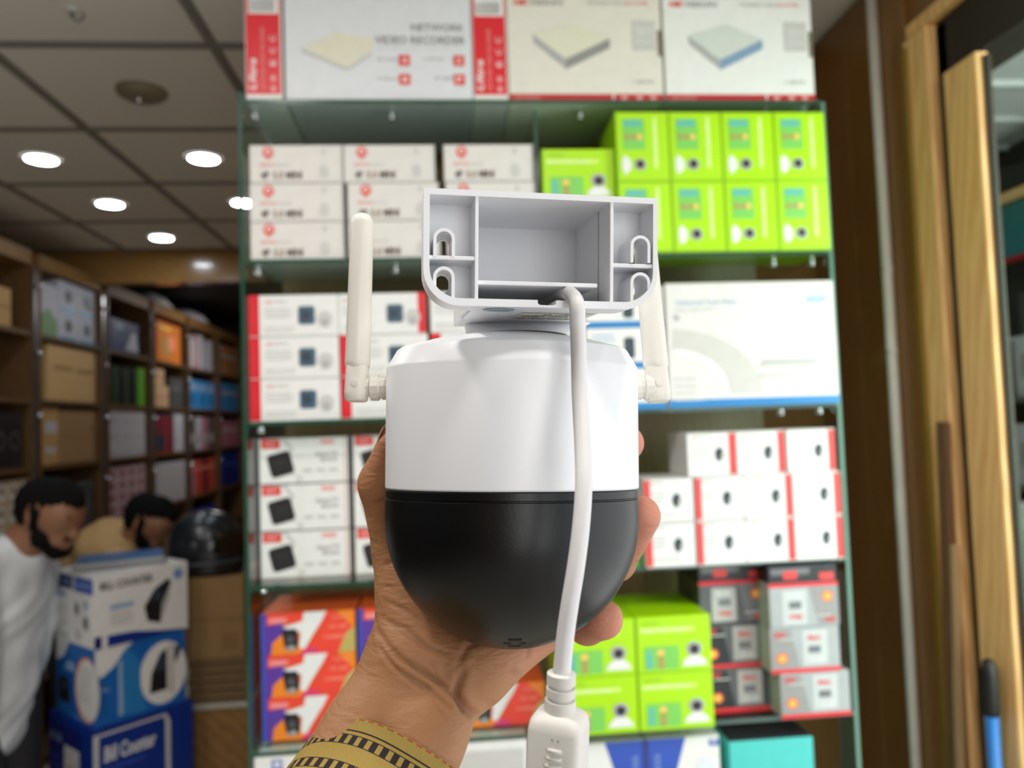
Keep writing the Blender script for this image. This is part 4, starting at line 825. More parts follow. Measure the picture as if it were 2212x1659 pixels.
# ================================================================== PEOPLE
skin_far = mat('skin_brown', (150, 104, 76), 0.5, scale=30)
hair_m = mat('hair_black', (14, 12, 12), 0.85, 0.15, bump=0.8, scale=120)
shirt_w = mat('shirt_white', (226, 230, 232), 0.8, bump=0.3, scale=60)
shirt_b = mat('shirt_beige', (196, 160, 108), 0.8, bump=0.3, scale=60)
trous = mat('trousers_dark', (44, 42, 44), 0.8, bump=0.3, scale=80)
def man(label, c, f, neck, chest, hip, sh, el, ha, sh2, el2, ha2, feet, shirt):
    c, f = Vector(c), Vector(f).normalized(); s = f.cross(Vector((0, 0, 1))).normalized(); u = s.cross(f).normalized()
    P = lambda a, b, k=0: tuple(c+f*a+u*b+s*k)
    V3 = lambda q: tuple(q)
    base = Vector((hip[0], hip[1], 0.0))
    head = [(P(-.03, .025), .082, P(.03, .03), .078, .02), (P(.03, .0), .070, P(.05, -.045), .055, .02), (P(.055, -.06), .040, P(.068, -.085), .030, .02),
            (P(.092, .012), .011, P(.112, -.022), .015, .008), (P(.08, .03, .035), .014, P(.08, .03, -.035), .014, .012), (P(.085, -.052, .018), .012, P(.085, -.052, -.018), .012, .008),
            (P(-.012, .005, .078), .012, P(-.012, -.03, .076), .010, .006), (P(-.012, .005, -.078), .012, P(-.012, -.03, -.076), .010, .006), (P(-.025, -.05), .055, neck, .058, .02)]
    limb = lambda a, b, c_, r0, r1, r2: [(a, r0, b, r1, .02), (b, r1, c_, r2, .015)]
    nv, cv, hv = Vector(neck), Vector(chest), Vector(hip)
    torso = [(neck, .06, chest, .11, .06), (sh, .06, sh2, .06, .05), (chest, .12, hip, .12, .06), (V3(cv+s*.07), .10, V3(hv+s*.06), .10, .05), (V3(cv-s*.07), .10, V3(hv-s*.06), .10, .05)]
    arms = limb(sh, el, ha, .052, .042, .028)+limb(sh2, el2, ha2, .052, .042, .028)
    hands = []
    for e, h in ((el, ha), (el2, ha2)):
        e, h = Vector(e), Vector(h); d = (h-e).normalized(); q = d.cross(s); q = q.normalized() if q.length > .1 else u; r = d.cross(q)
        hands += [(V3(h), .024, V3(h+d*.07), .030, .01)]
        for i in range(4): hands.append((V3(h+d*.075+r*(i-1.5)*.019), .010, V3(h+d*(.15-.012*abs(i-1.3))+r*(i-1.5)*.021+q*.03), .008, .003))
        hands.append((V3(h+d*.03+r*.03), .012, V3(h+d*.085+r*.055+q*.02), .009, .005))
    legs = []
    for k, ft in enumerate(feet):
        a = hv+s*(.09 if k == 0 else -.09); kn = (a+Vector(ft))*.5+Vector((f.x, f.y, 0))*.05
        legs += [(V3(a), .095, V3(kn), .065, .03), (V3(kn), .062, (ft[0], ft[1], .09), .042, .02), ((ft[0], ft[1], .045), .040, (ft[0]+f.x*.14, ft[1]+f.y*.14, .035), .034, .02)]
    V, F = sdf_surface(head+torso+arms+hands+legs, 0.0085); V = relax(V, F, 2)
    me = np_mesh('person', V-np.array(base), F, skin_far)
    o = link('person', me, None, tuple(base), 0, label=label, category='person')
    def cover(name, caps, m, vx, it=3, lab=None):
        V, F = sdf_surface(caps, vx); V = relax(V, F, it)
        if name in ('hair', 'beard'):
            ce = V.mean(0); dr = V-ce; dr /= np.linalg.norm(dr, axis=1)[:, None]
            V = V+dr*(.004*np.sin(V[:, 0]*230+3*np.sin(V[:, 2]*90))*np.sin(V[:, 1]*210+V[:, 2]*150))[:, None]
        if name == 'shirt':
            ce = V.mean(0); dr = V-ce; dr[:, 2] *= .2; dr /= np.linalg.norm(dr, axis=1)[:, None]
            V = V+dr*(.006*np.sin(V[:, 2]*24+V[:, 0]*31)*np.sin(V[:, 0]*22-V[:, 2]*17+V[:, 1]*20+2)+.003*np.sin(V[:, 2]*43-V[:, 1]*60+3*np.sin(V[:, 2]*19)))[:, None]
        q = link(name, np_mesh(name, V-np.array(base), F, m), o)
        if lab: q['label'] = lab
    g = lambda caps, k: [(a, ra+k, b, rb+k, kk) for a, ra, b, rb, kk in caps]
    slv = limb(sh, el, tuple(Vector(el)+(Vector(ha)-Vector(el))*.8), .066, .056, .044)+limb(sh2, el2, tuple(Vector(el2)+(Vector(ha2)-Vector(el2))*.8), .066, .056, .044)
    hem = [(hip, .135, V3(hv+(hv-cv).normalized()*.10), .15, .05)]
    cover('shirt', g(torso, .014)[1:]+[(V3(nv*.8+cv*.2), .085, chest, .14, .05)]+slv+hem, shirt, .012)
    cover('collar', [(V3(nv+s*.05+f*.02), .018, V3(nv-s*.05+f*.02), .018, .01), (V3(nv+s*.062), .018, V3(nv+f*.05+s*.02-u*.03), .014, .01), (V3(nv-s*.062), .018, V3(nv+f*.05-s*.02-u*.03), .014, .01), (V3(nv+s*.06-f*.02), .018, V3(nv-s*.06-f*.03), .018, .01)], shirt, .007, 1)
    cover('trousers', [(V3(hv+s*.06), .118, V3(hv-s*.06), .118, .04)]+g([q for i, q in enumerate(legs) if i % 3 != 2], .016), trous, .012)
    cover('hair', [(P(-.045, .035), .086, P(.015, .060), .074, .02), (P(.015, .066), .066, P(.064, .080), .034, .02), (P(-.055, -.015), .062, P(-.05, .0), .07, .02), (P(.005, .02, .074), .020, P(.01, -.03, .074), .010, .01), (P(.005, .02, -.074), .020, P(.01, -.03, -.074), .010, .01)], hair_m, .006, 1)
    cover('beard', [(P(.034, -.054, .036), .037, P(.070, -.088, .013), .032, .02), (P(.034, -.054, -.036), .037, P(.070, -.088, -.013), .032, .02), (P(.008, -.020, .064), .014, P(.030, -.062, .050), .024, .02), (P(.008, -.020, -.064), .014, P(.030, -.062, -.050), .024, .02), (P(.097, -.036, .020), .010, P(.097, -.036, -.020), .010, .008)], hair_m, .006, 1)
    for k in (1, -1):
        mb = MB(); p = Vector(P(.088, .012, .033*k))-base; mb.ell(p, (.011, .011, .009), black_ink, 12, 8); part('eye', mb, o, smooth=True)
        mb = MB(); mb.tube([Vector(P(.094, .036, .016*k))-base, Vector(P(.096, .040, .034*k))-base, Vector(P(.084, .034, .054*k))-base], [.005, .006, .003], hair_m, 8); part('eyebrow', mb, o, smooth=True)
man('bearded man in a white shirt looking down beside the stack of blue boxes', (-0.945, 1.197, 1.325), (.88, -.28, -.38), (-1.045, 1.235, 1.235), (-1.145, 1.235, 1.06), (-1.195, 1.245, .74),
    (-1.125, 1.085, 1.175), (-1.105, 1.075, .90), (-1.125, 1.12, .66), (-1.09, 1.39, 1.18), (-1.09, 1.42, .93), (-1.13, 1.38, .70), ((-1.15, 1.17, 0), (-1.20, 1.33, 0)), shirt_w)
man('dark haired man in a beige shirt bending forward behind the boxes', (-0.925, 2.01, 1.195), (.82, -.22, -.52), (-1.01, 2.06, 1.125), (-1.13, 2.12, 1.07), (-1.34, 2.24, .95),
    (-1.03, 1.93, 1.05), (-1.0, 1.90, .80), (-.88, 1.95, .66), (-1.02, 2.27, 1.05), (-.98, 2.30, .80), (-.86, 2.22, .66), ((-1.36, 2.14, 0), (-1.38, 2.34, 0)), shirt_b)

# ================================================================== THE HELD SECURITY CAMERA
DM = Matrix(((0.99587444, 0.08100388, 0.04089594, 0.42381697), (-0.08407036, 0.99325429, 0.07986294, -1.22595686), (-0.03415085, -0.0829716, 0.99596658, 1.56596538), (0, 0, 0, 1)))
plast = mat('white_plastic', (240, 241, 244), 0.34, 0.45, var=0.01, scale=30)
warm_plast = mat('antenna_white_plastic', (232, 228, 218), 0.34, 0.45, var=0.01)
cable_m = mat('cable_white_rubber', (222, 220, 220), 0.45, 0.4, var=0.01, bump=0.05, scale=300)
plug_m = mat('plug_grey_white', (214, 211, 204), 0.55, 0.35, var=0.01)
dome_m = mat('dome_black_plastic', (11, 11, 12), 0.33, 0.45, var=0.02, bump=0.04, scale=900)
slot_m = mat('vent_black', (5, 5, 5), 0.7)
dev = thing('security_camera', 'white security camera with black dome and two antennas held up in hand', 'camera', mw=DM)
R0 = 0.0517
mb = MB(); mb.lathe([(.0470, -.0009), (.0512, -.0009), (R0, -.0003), (R0, .0475), (.0514, .0484), (.0475, .0551), (.0463, .0559), (.0366, .0585), (.0355, .0590), (.0208, .0618), (.0002, .0622)], plast, 128, cap=False)
LEAN, LEAN_B = R_(1.3), R_(4.2)
body = part('white_body', mb, dev, angle=22); body.rotation_euler = (LEAN_B, 0, 0)
for v in body.data.vertices:      # the lower rim follows the dome's own plane
    if v.co.z < .005: v.co.z -= v.co.y*(math.tan(LEAN_B)-math.tan(LEAN))
mb = MB(); prof = [(.0500, -.0007), (.0510, -.0010), (.05155, -.0014), (.05155, -.0040), (.0511, -.0043), (.0511, -.0046), (.0516, -.0049)]
prof += [(.0517*math.cos(R_(a)), -.0115-.0526*math.sin(R_(a))) for a in range(0, 90, 3)]+[(.0002, -.0641)]
mb.lathe(prof, dome_m, 128, cap=False); dome = part('black_dome', mb, dev, angle=40); dome.rotation_euler = (LEAN, 0, 0)
def dome_pt(x, z, lift=0.0):
    r = .0517*math.sqrt(max(0, 1-((z+.0115)/.0526)**2)); y = -math.sqrt(max(1e-9, r*r-x*x)); n = Vector((x/.0517**2, y/.0517**2, (z+.0115)/.0526**2)).normalized()
    return Vector((x, y, z))+n*lift
for ph, hw, hp in ((57.0, .0026, 1.15), (61.0, .0042, 1.2), (65.3, .0024, 1.0)):
    mb = MB(); pts = []
    for i in range(24):
        a = 2*math.pi*i/24; ex = (hw-.0006)*(1 if math.cos(a) >= 0 else -1)
        pts.append(dome_pt(.0010+ex+.0006*math.cos(a), -.0115-.0526*math.sin(R_(ph+hp*math.sin(a))), .00012))
    mb.add(pts, [tuple(range(24))], slot_m); part('vent_slot', mb, dome, fix=False)

# bracket
BX, BY, BZv = Vector((.9877, .1554, .0146)), Vector((-.1560, .9799, .1242)), Vector((.0050, -.1249, .9922))
BM = Matrix(((BX.x, BY.x, BZv.x, -.0303), (BX.y, BY.y, BZv.y, -.0641), (BX.z, BY.z, BZv.z, .0612), (0, 0, 0, 1)))
W, H = .0832, .040
def arcpts(cx, cz, r, a0, a1, n=10): return [(cx+r*math.cos(R_(a0+(a1-a0)*i/n)), cz+r*math.sin(R_(a0+(a1-a0)*i/n))) for i in range(n+1)]
outer = [(W, H), (0, H)]+arcpts(.0125, .0125, .0125, 180, 270)+arcpts(W-.0125, .0125, .0125, 270, 360)
il, ir, ib, it_ = .0021, W-.0016, .0026, H-.0021
inner = [(ir, it_), (il, it_)]+arcpts(il+.0105, ib+.0105, .0105, 180, 270)+[(.0398, ib), (.0398, .0014), (.0405, .0009), (.0430, .0008), (.0456, .0009), (.0463, .0014), (.0463, ib)]+arcpts(ir-.0105, ib+.0105, .0105, 270, 360)
br_mb = MB(); br_mb.prism(outer, [inner], 0, .0165, plast)
lx0, lx1, rx0, rx1 = .0176, .0189, .0658, .0671
def stad(cx, z0, z1, r): return arcpts(cx, z1-r, r, 0, 180, 8)+arcpts(cx, z0+r, r, 180, 360, 8)
cxl, cxr = .0071, .0771
for cx, poly in ((cxl, [(lx1, it_+.001), (il-.001, it_+.001)]+arcpts(il+.0095, ib+.0095, .0105, 180, 270, 8)+[(lx1, ib-.001)]), (cxr, [(ir+.001, it_+.001), (rx0, it_+.001), (rx0, ib-.001)]+arcpts(ir-.0095, ib+.0095, .0105, 270, 360, 8))):
    br_mb.prism(poly, [stad(cx+(.0021 if cx > .04 else .0004), .0184, .0252, .0024), stad(cx+(.0021 if cx > .04 else .0004), .0060, .0126, .0024)], .0150, .0165, plast)
br_mb.box(lx1-.0005, .016, .0381, rx0+.0005, .0535, .0400, plast); br_mb.box(lx1-.0005, .016, .0, rx0+.0005, .0535, .0016, plast)
br_mb.box(lx0, .0520, .0, rx1, .0535, .040, plast); br_mb.box(lx0, .0536, .0, rx1, .0880, .020, plast)
bracket = part('wall_bracket', br_mb, dev, angle=30); bracket.matrix_local = BM
def bpart(name, mb, **k): return part(name, mb, bracket, **k)
for x0, x1 in ((lx0, lx1), (rx0, rx1)): bpart('divider_wall', bevel_box(x0, .0004, ib-.0012, x1, .0525, it_+.0012, plast, .0002))
bpart('cavity_rib', bevel_box(lx1, .0030, .0079, .0620, .0515, .0093, plast, .0002))
for x0, x1, z in ((il, lx0, .0165), (rx1, ir, .0157)): bpart('side_rib', bevel_box(x0-.0004, .0007, z-.0007, x1+.0004, .0150, z+.0007, plast, .0002))
for cx in (cxl, cxr):
    for z0, z1 in ((ib-.001, .0134), (.0168, .0266)):
        a, b = .0037, .0026
        mb = MB(); lo = .0048 if z0 < .01 else z0; zl, zr = (lo, z0) if cx < .04 else (z0, lo)
        mb.prism([(cx+a, zr)]+arcpts(cx, z1-a, a, 0, 180, 12)+[(cx-a, zl), (cx-b, zl)]+arcpts(cx, z1-a, b, 180, 0, 12)+[(cx+b, zr)], [], .0004, .0152, plast); bpart('screw_slot', mb, angle=30)
# labels on the underside
mb = MB(); lab_m = mat('label_cream', (236, 228, 212), 0.4)
mb.add([(.0375, .0185, -.00015), (.0655, .0185, -.00015), (.0655, .0440, -.00015), (.0375, .0440, -.00015)], [(0, 1, 2, 3)], lab_m); bpart('rating_label', mb, fix=False)
lt = MB()
def under_text(txt, xr, wd, y0, hgt, m):
    vs, fs, a0, a1, b0, b1 = text_geo(txt, .015)
    lt.add([(xr-(x-a0)/(a1-a0)*wd, y0+(y-b0)/(b1-b0)*hgt, -.0003) for x, y in vs], fs, m)
under_text('QC: 05', .0570, .0105, .0210, .0045, black_ink)
under_text('User: admin', .0575, .0185, .0280, .0050, black_ink)
under_text('ID|85708130', .0600, .0215, .0365, .0052, black_ink)
bpart('lettering', lt, fix=False)
mb = MB(); mb.add([(.0275+.0058*math.cos(2*math.pi*i/32), .0105+.0062*math.sin(2*math.pi*i/32), -.0002) for i in range(32)], [tuple(range(32))], mat('sticker_grey_blue', (176, 192, 200), 0.3)); st = bpart('oval_sticker', mb, fix=False)
mb = MB(); vs, fs, a0, a1, b0, b1 = text_geo('Quality', .01)
mb.add([(.0315-(x-a0)/(a1-a0)*.008, .0085+(y-b0)/(b1-b0)*.004, -.00035) for x, y in vs], fs, steel_ink); bpart('lettering', mb, fix=False)
# neck
def under_z(x, y): # height of the bracket's underside above a point of the camera frame
    n = BX.cross(BY); return .0612-(n.x*(x+.0303)+n.y*(y+.0641))/n.z
mb = MB(); rings = []
for i in range(9):
    t = i/8; e = t**1.3; ring = []
    for k in range(48):
        a = 2*math.pi*k/48; cx, sx_ = math.cos(a), math.sin(a)
        xx = (.0022+cx*.0215)*(1-e)+(.0060+cx*(.0275 if cx < 0 else .0290))*e; yy = (.002+sx_*.0205)*(1-e)+(.0145+sx_*.0135)*e
        ring.append((xx, yy, (.0621+.0733*yy)*(1-t)+(under_z(xx, yy)+.0008)*t))
    rings.append(ring)
mb.loft(rings, plast); part('neck', mb, dev, angle=50)
mb = MB(); mb.lathe([(.0204, .0612), (.0204, .0624)], mat('gap_shade_grey', (60, 62, 70), .6), 64, (.003, .002, 0)); part('gap_shade_ring', mb, dev, smooth=True).rotation_euler = (LEAN_B, 0, 0)  # dark ring, its colour stands in for the shade in the neck gap
# antennas
for sgn, bot, top in ((-1, Vector((-.0652, 0, .0352)), Vector((-.0647, 0, .1170))), (1, Vector((.0615, 0, .0350)), Vector((.0575, .004, .1130)))):
    d = (top-bot).normalized(); u = Vector((0, 1, 0)); u = (u-d*u.dot(d)).normalized(); q = d.cross(u); Lh = (top-bot).length
    mb = MB(); N_ = 28
    hs = [(.0140, .0047), (.0150, .0052), (.0170, .0053), (Lh*.6, .00505), (Lh-.005, .0049), (Lh-.003, .0046), (Lh-.0014, .0036), (Lh-.0004, .0020), (Lh, .0003)]
    mb.loft([[tuple(bot+d*h+(u*math.cos(2*math.pi*k/N_)+q*math.sin(2*math.pi*k/N_))*r) for k in range(N_)] for h, r in hs], warm_plast)
    ant = part('antenna', mb, dev, smooth=True)
    mb = MB(); rr = []
    for h, rx, ry in ((0.0, .0040, .0046), (.0006, .0046, .0050), (.004, .0049, .0050), (.012, .0047, .0050), (.0148, .0047, .0047)):
        rr.append([tuple(bot+d*h+q*rx*(abs(math.cos(a))**.7)*(1 if math.cos(a) > 0 else -1)+u*ry*(abs(math.sin(a))**.7)*(1 if math.sin(a) > 0 else -1)) for a in [2*math.pi*k/32 for k in range(32)]])
    mb.loft(rr, warm_plast); part('hinge_block', mb, ant, angle=50)
    mb = MB(); c = bot+d*.0075-u*.0050; mb.loft([[tuple(c-u*l+(d*math.cos(a)+q*math.sin(a))*r) for a in [2*math.pi*k/20 for k in range(20)]] for l, r in ((-.001, .0016), (.00025, .0016), (.0003, .0012))], warm_plast); part('hinge_pin', mb, ant, angle=40)
    mb = MB(); xb = sgn*(R0-.002); zc = .0410
    mb.lathe([(.0052, 0), (.0052, sgn*.0046), (.0047, sgn*.0048), (.0047, sgn*.0058), (.0056, sgn*.006), (.0056, sgn*.0092), (.0050, sgn*.0096), (.0038, sgn*.0098), (.0038, sgn*.0135)], warm_plast, 12, (xb, 0, zc), 'x'); part('connector_nut', mb, ant, angle=25)
# cable
def catmull(P_, n=8):
    P_ = [Vector(p) for p in P_]; P_ = [P_[0]*2-P_[1]]+P_+[P_[-1]*2-P_[-2]]; out = []
    for i in range(1, len(P_)-2):
        for k in range(n):
            t = k/n; a, b, c, d = P_[i-1:i+3]
            out.append(0.5*((2*b)+(c-a)*t+(2*a-5*b+4*c-d)*t*t+(3*b-a-3*c+d)*t**3))
    return out+[P_[-2]]
cpts = catmull([(.0115, -.0050, .0730), (.0165, -.0260, .0745), (.0196, -.0480, .0697), (.0219, -.0625, .0628), (.0223, -.0640, .0548), (.0227, -.0622, .0422), (.0227, -.0640, .0308), (.0227, -.0718, .0148), (.0224, -.0781, .0014), (.0212, -.0814, -.0112), (.0194, -.0828, -.0235), (.0175, -.0824, -.0345), (.0161, -.0811, -.0441), (.0149, -.0796, -.0560)])
mb = MB(); mb.tube(cpts, .00272, cable_m, 24); part('cable', mb, dev, smooth=True)
pa, pb = Vector((.0149, -.0796, -.0554)), Vector((.0128, -.0734, -.1021)); pd = (pb-pa).normalized(); pf = Vector((-.32, -.95, 0)); pf = (pf-pd*pf.dot(pd)).normalized(); pr = pd.cross(pf).normalized()
if pr.x < 0: pr = -pr
def pring(t, rx, ry, n=40, sq=2.0): return [tuple(pa+pd*t+pr*rx*math.copysign(abs(math.cos(a))**(2/sq), math.cos(a))+pf*ry*math.copysign(abs(math.sin(a))**(2/sq), math.sin(a))) for a in [2*math.pi*k/n for k in range(n)]]
mb = MB(); mb.loft([pring(0, .0036, .0036), pring(.0004, .0044, .0044), pring(.0034, .0044, .0044), pring(.0036, .0036, .0036), pring(.0044, .0036, .0036), pring(.0046, .0045, .0045), pring(.0070, .0045, .0045), pring(.0072, .0037, .0037), pring(.0080, .0037, .0037), pring(.0082, .0047, .0047), pring(.0120, .0049, .0049), pring(.0150, .0044, .0046)], plug_m)
plug = part('cable_plug', mb, dev, angle=35, label='grey white plug at the end of the cable')
mb = MB(); mb.loft([pring(.0112, .0035, .0035, 48, 3), pring(.0116, .0055, .0050, 48, 3.5), pring(.0124, .0070, .0064, 48, 4), pring(.0138, .0079, .0073, 48, 5), pring(.0160, .0083, .0077, 48, 6), pring(.050, .0086, .0080, 48, 6)], plug_m); part('plug_housing', mb, plug, angle=50)
for k in (-1, 1):
    mb = MB(); c = pa+pd*.0172+pf*.00775+pr*(k*.0009+.001); mb.loft([[tuple(c+pf*l+(pr*math.cos(a)+pd*math.sin(a))*r) for a in [2*math.pi*j/12 for j in range(12)]] for l, r in ((-.001, .0003), (.00012, .0003))], grey_ink); part('dot_mark', mb, plug)
for k in range(5):
    mb = MB(); c = pa+pd*(.0203+.0023*k)+pf*.0078; mb.tube([c-pr*(.0012+.0003*min(k, 2)), c+pr*.0030], .0006, plug_m, 10); part('grip_ridge', mb, plug, smooth=True)

# ================================================================== THE HAND
def skin_mat():
    m = bpy.data.materials.new('skin_hand'); m.use_nodes = True; nt = m.node_tree; N = nt.nodes; L = nt.links; b = N['Principled BSDF']
    b.inputs['Roughness'].default_value = 0.58; b.inputs['Specular IOR Level'].default_value = 0.4
    b.inputs['Subsurface Weight'].default_value = 0.25; b.inputs['Subsurface Radius'].default_value = (1, .3, .15); b.inputs['Subsurface Scale'].default_value = .003
    tc = N.new('ShaderNodeTexCoord')
    n1 = N.new('ShaderNodeTexNoise'); n1.inputs['Scale'].default_value = 28; n1.inputs['Detail'].default_value = 5; L.new(tc.outputs['Object'], n1.inputs['Vector'])
    at = N.new('ShaderNodeAttribute'); at.attribute_name = 'pink'
    m1 = N.new('ShaderNodeMix'); m1.data_type = 'RGBA'; m1.inputs[6].default_value = (*lin((184, 134, 92)), 1); m1.inputs[7].default_value = (*lin((154, 104, 66)), 1); L.new(n1.outputs['Fac'], m1.inputs[0])
    m2 = N.new('ShaderNodeMix'); m2.data_type = 'RGBA'; m2.inputs[7].default_value = (*lin((208, 138, 118)), 1); L.new(at.outputs['Fac'], m2.inputs[0]); L.new(m1.outputs[2], m2.inputs[6])
    at2 = N.new('ShaderNodeAttribute'); at2.attribute_name = 'crease'
    m3 = N.new('ShaderNodeMix'); m3.data_type = 'RGBA'; m3.inputs[7].default_value = (*lin((112, 66, 44)), 1); L.new(at2.outputs['Fac'], m3.inputs[0]); L.new(m2.outputs[2], m3.inputs[6])
    L.new(m3.outputs[2], b.inputs['Base Color'])
    mp = N.new('ShaderNodeMapping'); mp.inputs['Rotation'].default_value = (0, R_(-32), 0); mp.inputs['Scale'].default_value = (1, 1, 3.2); L.new(tc.outputs['Object'], mp.inputs['Vector'])
    n2 = N.new('ShaderNodeTexNoise'); n2.inputs['Scale'].default_value = 95; n2.inputs['Detail'].default_value = 3; n2.inputs['Distortion'].default_value = .6; L.new(mp.outputs['Vector'], n2.inputs['Vector'])
    n3 = N.new('ShaderNodeTexVoronoi'); n3.inputs['Scale'].default_value = 1100; L.new(tc.outputs['Object'], n3.inputs['Vector'])
    b1_ = N.new('ShaderNodeBump'); b1_.inputs['Strength'].default_value = .65; b1_.inputs['Distance'].default_value = .0012; L.new(n2.outputs['Fac'], b1_.inputs['Height'])
    b2_ = N.new('ShaderNodeBump'); b2_.inputs['Strength'].default_value = .18; b2_.inputs['Distance'].default_value = .0004; L.new(n3.outputs['Distance'], b2_.inputs['Height']); L.new(b1_.outputs['Normal'], b2_.inputs['Normal'])
    L.new(b2_.outputs['Normal'], b.inputs['Normal']); return m
hand_caps = [
((-0.0465,0.0200,-0.0761),0.017,(-0.0594,0.0080,-0.1006),0.0172,0.008), ((-0.0594,0.0080,-0.1006),0.0172,(-0.0740,-0.0120,-0.1275),0.02,0.008),
((-0.0257,0.0200,-0.0818),0.016,(-0.0359,0.0080,-0.1006),0.016,0.008), ((-0.0359,0.0080,-0.1006),0.016,(-0.0479,-0.0120,-0.1291),0.02,0.008),
((-0.0400,0.0220,-0.0689),0.0185,(-0.0492,0.0300,-0.0287),0.0125,0.008), ((-0.0492,0.0300,-0.0287),0.0125,(-0.0563,0.0240,0.0010),0.0115,0.004), ((-0.0563,0.0240,0.0010),0.0115,(-0.0502,0.0140,0.0175),0.0085,0.003),
((-0.0152,0.0250,-0.0744),0.0165,(0.0126,0.0450,-0.0633),0.013,0.008), ((-0.0409,0.0220,-0.0747),0.017,(-0.0172,0.0250,-0.0763),0.016,0.01),
((-0.0301,0.0350,-0.0696),0.018,(-0.0405,0.0680,-0.0228),0.012,0.008), ((-0.0243,0.0400,-0.0685),0.016,(-0.0248,0.0750,-0.0186),0.012,0.008),
((-0.0162,0.0450,-0.0674),0.016,(-0.0073,0.0780,-0.0280),0.012,0.008), ((-0.0096,0.0400,-0.0705),0.016,(0.0078,0.0700,-0.0477),0.011,0.008),
((-0.0405,0.0680,-0.0228),0.0105,(-0.0061,0.0740,0.0094),0.0095,0.003), ((-0.0061,0.0740,0.0094),0.0095,(0.0308,0.0620,0.0194),0.009,0.003), ((0.0308,0.0620,0.0194),0.009,(0.0518,0.0300,0.0194),0.0082,0.003),
((-0.0248,0.0750,-0.0186),0.0105,(0.0151,0.0800,-0.0328),0.0095,0.003), ((0.0151,0.0800,-0.0328),0.0095,(0.0495,0.0550,-0.0355),0.0092,0.003), ((0.0495,0.0550,-0.0355),0.0092,(0.0566,0.0240,-0.0131),0.009,0.003),
((-0.0073,0.0780,-0.0280),0.0105,(0.0218,0.0750,-0.0483),0.009,0.003), ((0.0218,0.0750,-0.0483),0.009,(0.0378,0.0500,-0.0463),0.0085,0.003), ((0.0378,0.0500,-0.0463),0.0085,(0.0401,0.0350,-0.0363),0.008,0.003),
((0.0078,0.0700,-0.0477),0.0095,(0.0253,0.0600,-0.0616),0.0085,0.003), ((0.0253,0.0600,-0.0616),0.0085,(0.0334,0.0330,-0.0612),0.0083,0.003), ((0.0334,0.0330,-0.0612),0.0083,(0.0382,0.0120,-0.0553),0.0083,0.003)]
creases = [(.0010, .0011, [(-0.0557,-0.0600),(-0.0445,-0.0691),(-0.0331,-0.0755),(-0.0227,-0.0836),(-0.0170,-0.0908)]), (.0008, .0008, [(-0.0544,-0.0646),(-0.0463,-0.0728),(-0.0349,-0.0791),(-0.0245,-0.0872)]),
(.0018, .0015, [(-0.0199,-0.0746),(-0.0227,-0.0818),(-0.0198,-0.0872),(-0.0164,-0.0916)]), (.0010, .0011, [(-0.0228,-0.0737),(-0.0181,-0.0655),(-0.0125,-0.0637)]),
(.0008, .0009, [(-0.0543,-0.0545),(-0.0428,-0.0582),(-0.0332,-0.0655),(-0.0266,-0.0673)]), (.0006, .0008, [(-0.0548,-0.0471),(-0.0448,-0.0508),(-0.0362,-0.0554)]), (.0005, .0007, [(-0.0549,-0.0416),(-0.0488,-0.0434)]),
(.0008, .0009, [(0.0130,-0.0646),(0.0149,-0.0673)]), (.0007, .0012, [(0.0026,-0.0800),(-0.0002,-0.0755)]), (.0005, .0007, [(-0.0544,-0.0332),(-0.0490,-0.0313)]), (.0006, .0009, [(0.0083,-0.0655),(0.0064,-0.0728)]), (.0007, .0009, [(-0.0515,-0.0048),(-0.0602,-0.0067)]),
(.0005, .0006, [(-.0330, -.0700), (-.0300, -.0760)]), (.0005, .0006, [(-.0520, -.0560), (-.0400, -.0625), (-.0290, -.0690)]), (.0004, .0006, [(-.0500, -.0690), (-.0420, -.0760), (-.0320, -.0830), (-.0250, -.0920)])]
V, F = sdf_surface(hand_caps, 0.00115); V = relax(V, F, 4)
tri_n = np.cross(V[F[:, 2]]-V[F[:, 0]], V[F[:, 3]]-V[F[:, 1]]); vn = np.zeros_like(V)
for k in range(4): np.add.at(vn, F[:, k], tri_n)
vn /= np.linalg.norm(vn, axis=1)[:, None]+1e-12
cre = np.zeros(len(V)); disp = np.zeros(len(V))
for depth, wid, L_ in creases:
    best = np.full(len(V), 1.0); tt = np.zeros(len(V)); n = len(L_)-1
    for i in range(n):
        a, b = np.array(L_[i]), np.array(L_[i+1]); ab = b-a; q = V[:, [0, 2]]-a; t = np.clip((q@ab)/(ab@ab), 0, 1); dd = np.linalg.norm(q-t[:, None]*ab, axis=1)
        m = dd < best; best[m] = dd[m]; tt[m] = (i+t[m])/n
    g = np.exp(-(best/wid)**2)*np.clip(-vn[:, 1]*2+.2, 0, 1)*(0.35+0.65*np.sin(np.pi*np.clip(tt*.9+.05, 0, 1)))
    g2 = np.exp(-((best-2.2*wid)/(1.5*wid))**2)*np.clip(-vn[:, 1]*2, 0, 1)
    disp += -depth*g+.22*depth*g2; cre = np.maximum(cre, g*min(1, depth/.0014))
V = V+vn*disp[:, None]
pink = np.zeros(len(V))
for p, r in (((.0518, .03, .0194), .02), ((.0566, .024, -.0131), .022), ((.0382, .012, -.0553), .018), ((-.0502, .014, .0175), .014), ((.004, .03, -.068), .016)):
    pink = np.maximum(pink, np.exp(-(np.linalg.norm(V-np.array(p), axis=1)/r)**2)*(.9 if p[0] > .03 else .45))
skin = skin_mat()
me = np_mesh('person', V, F, skin)
for nm, arr in (('pink', pink), ('crease', cre*.75)): me.attributes.new(nm, 'FLOAT', 'POINT').data.foreach_set('value', arr.astype(np.float32))
hand = link('person', me, None, mw=DM, label='hand and wrist in a striped ochre sleeve gripping the black dome from below', category='person')
nail_m = mat('nail_pink', (206, 150, 132), 0.3, 0.5, var=0.02)
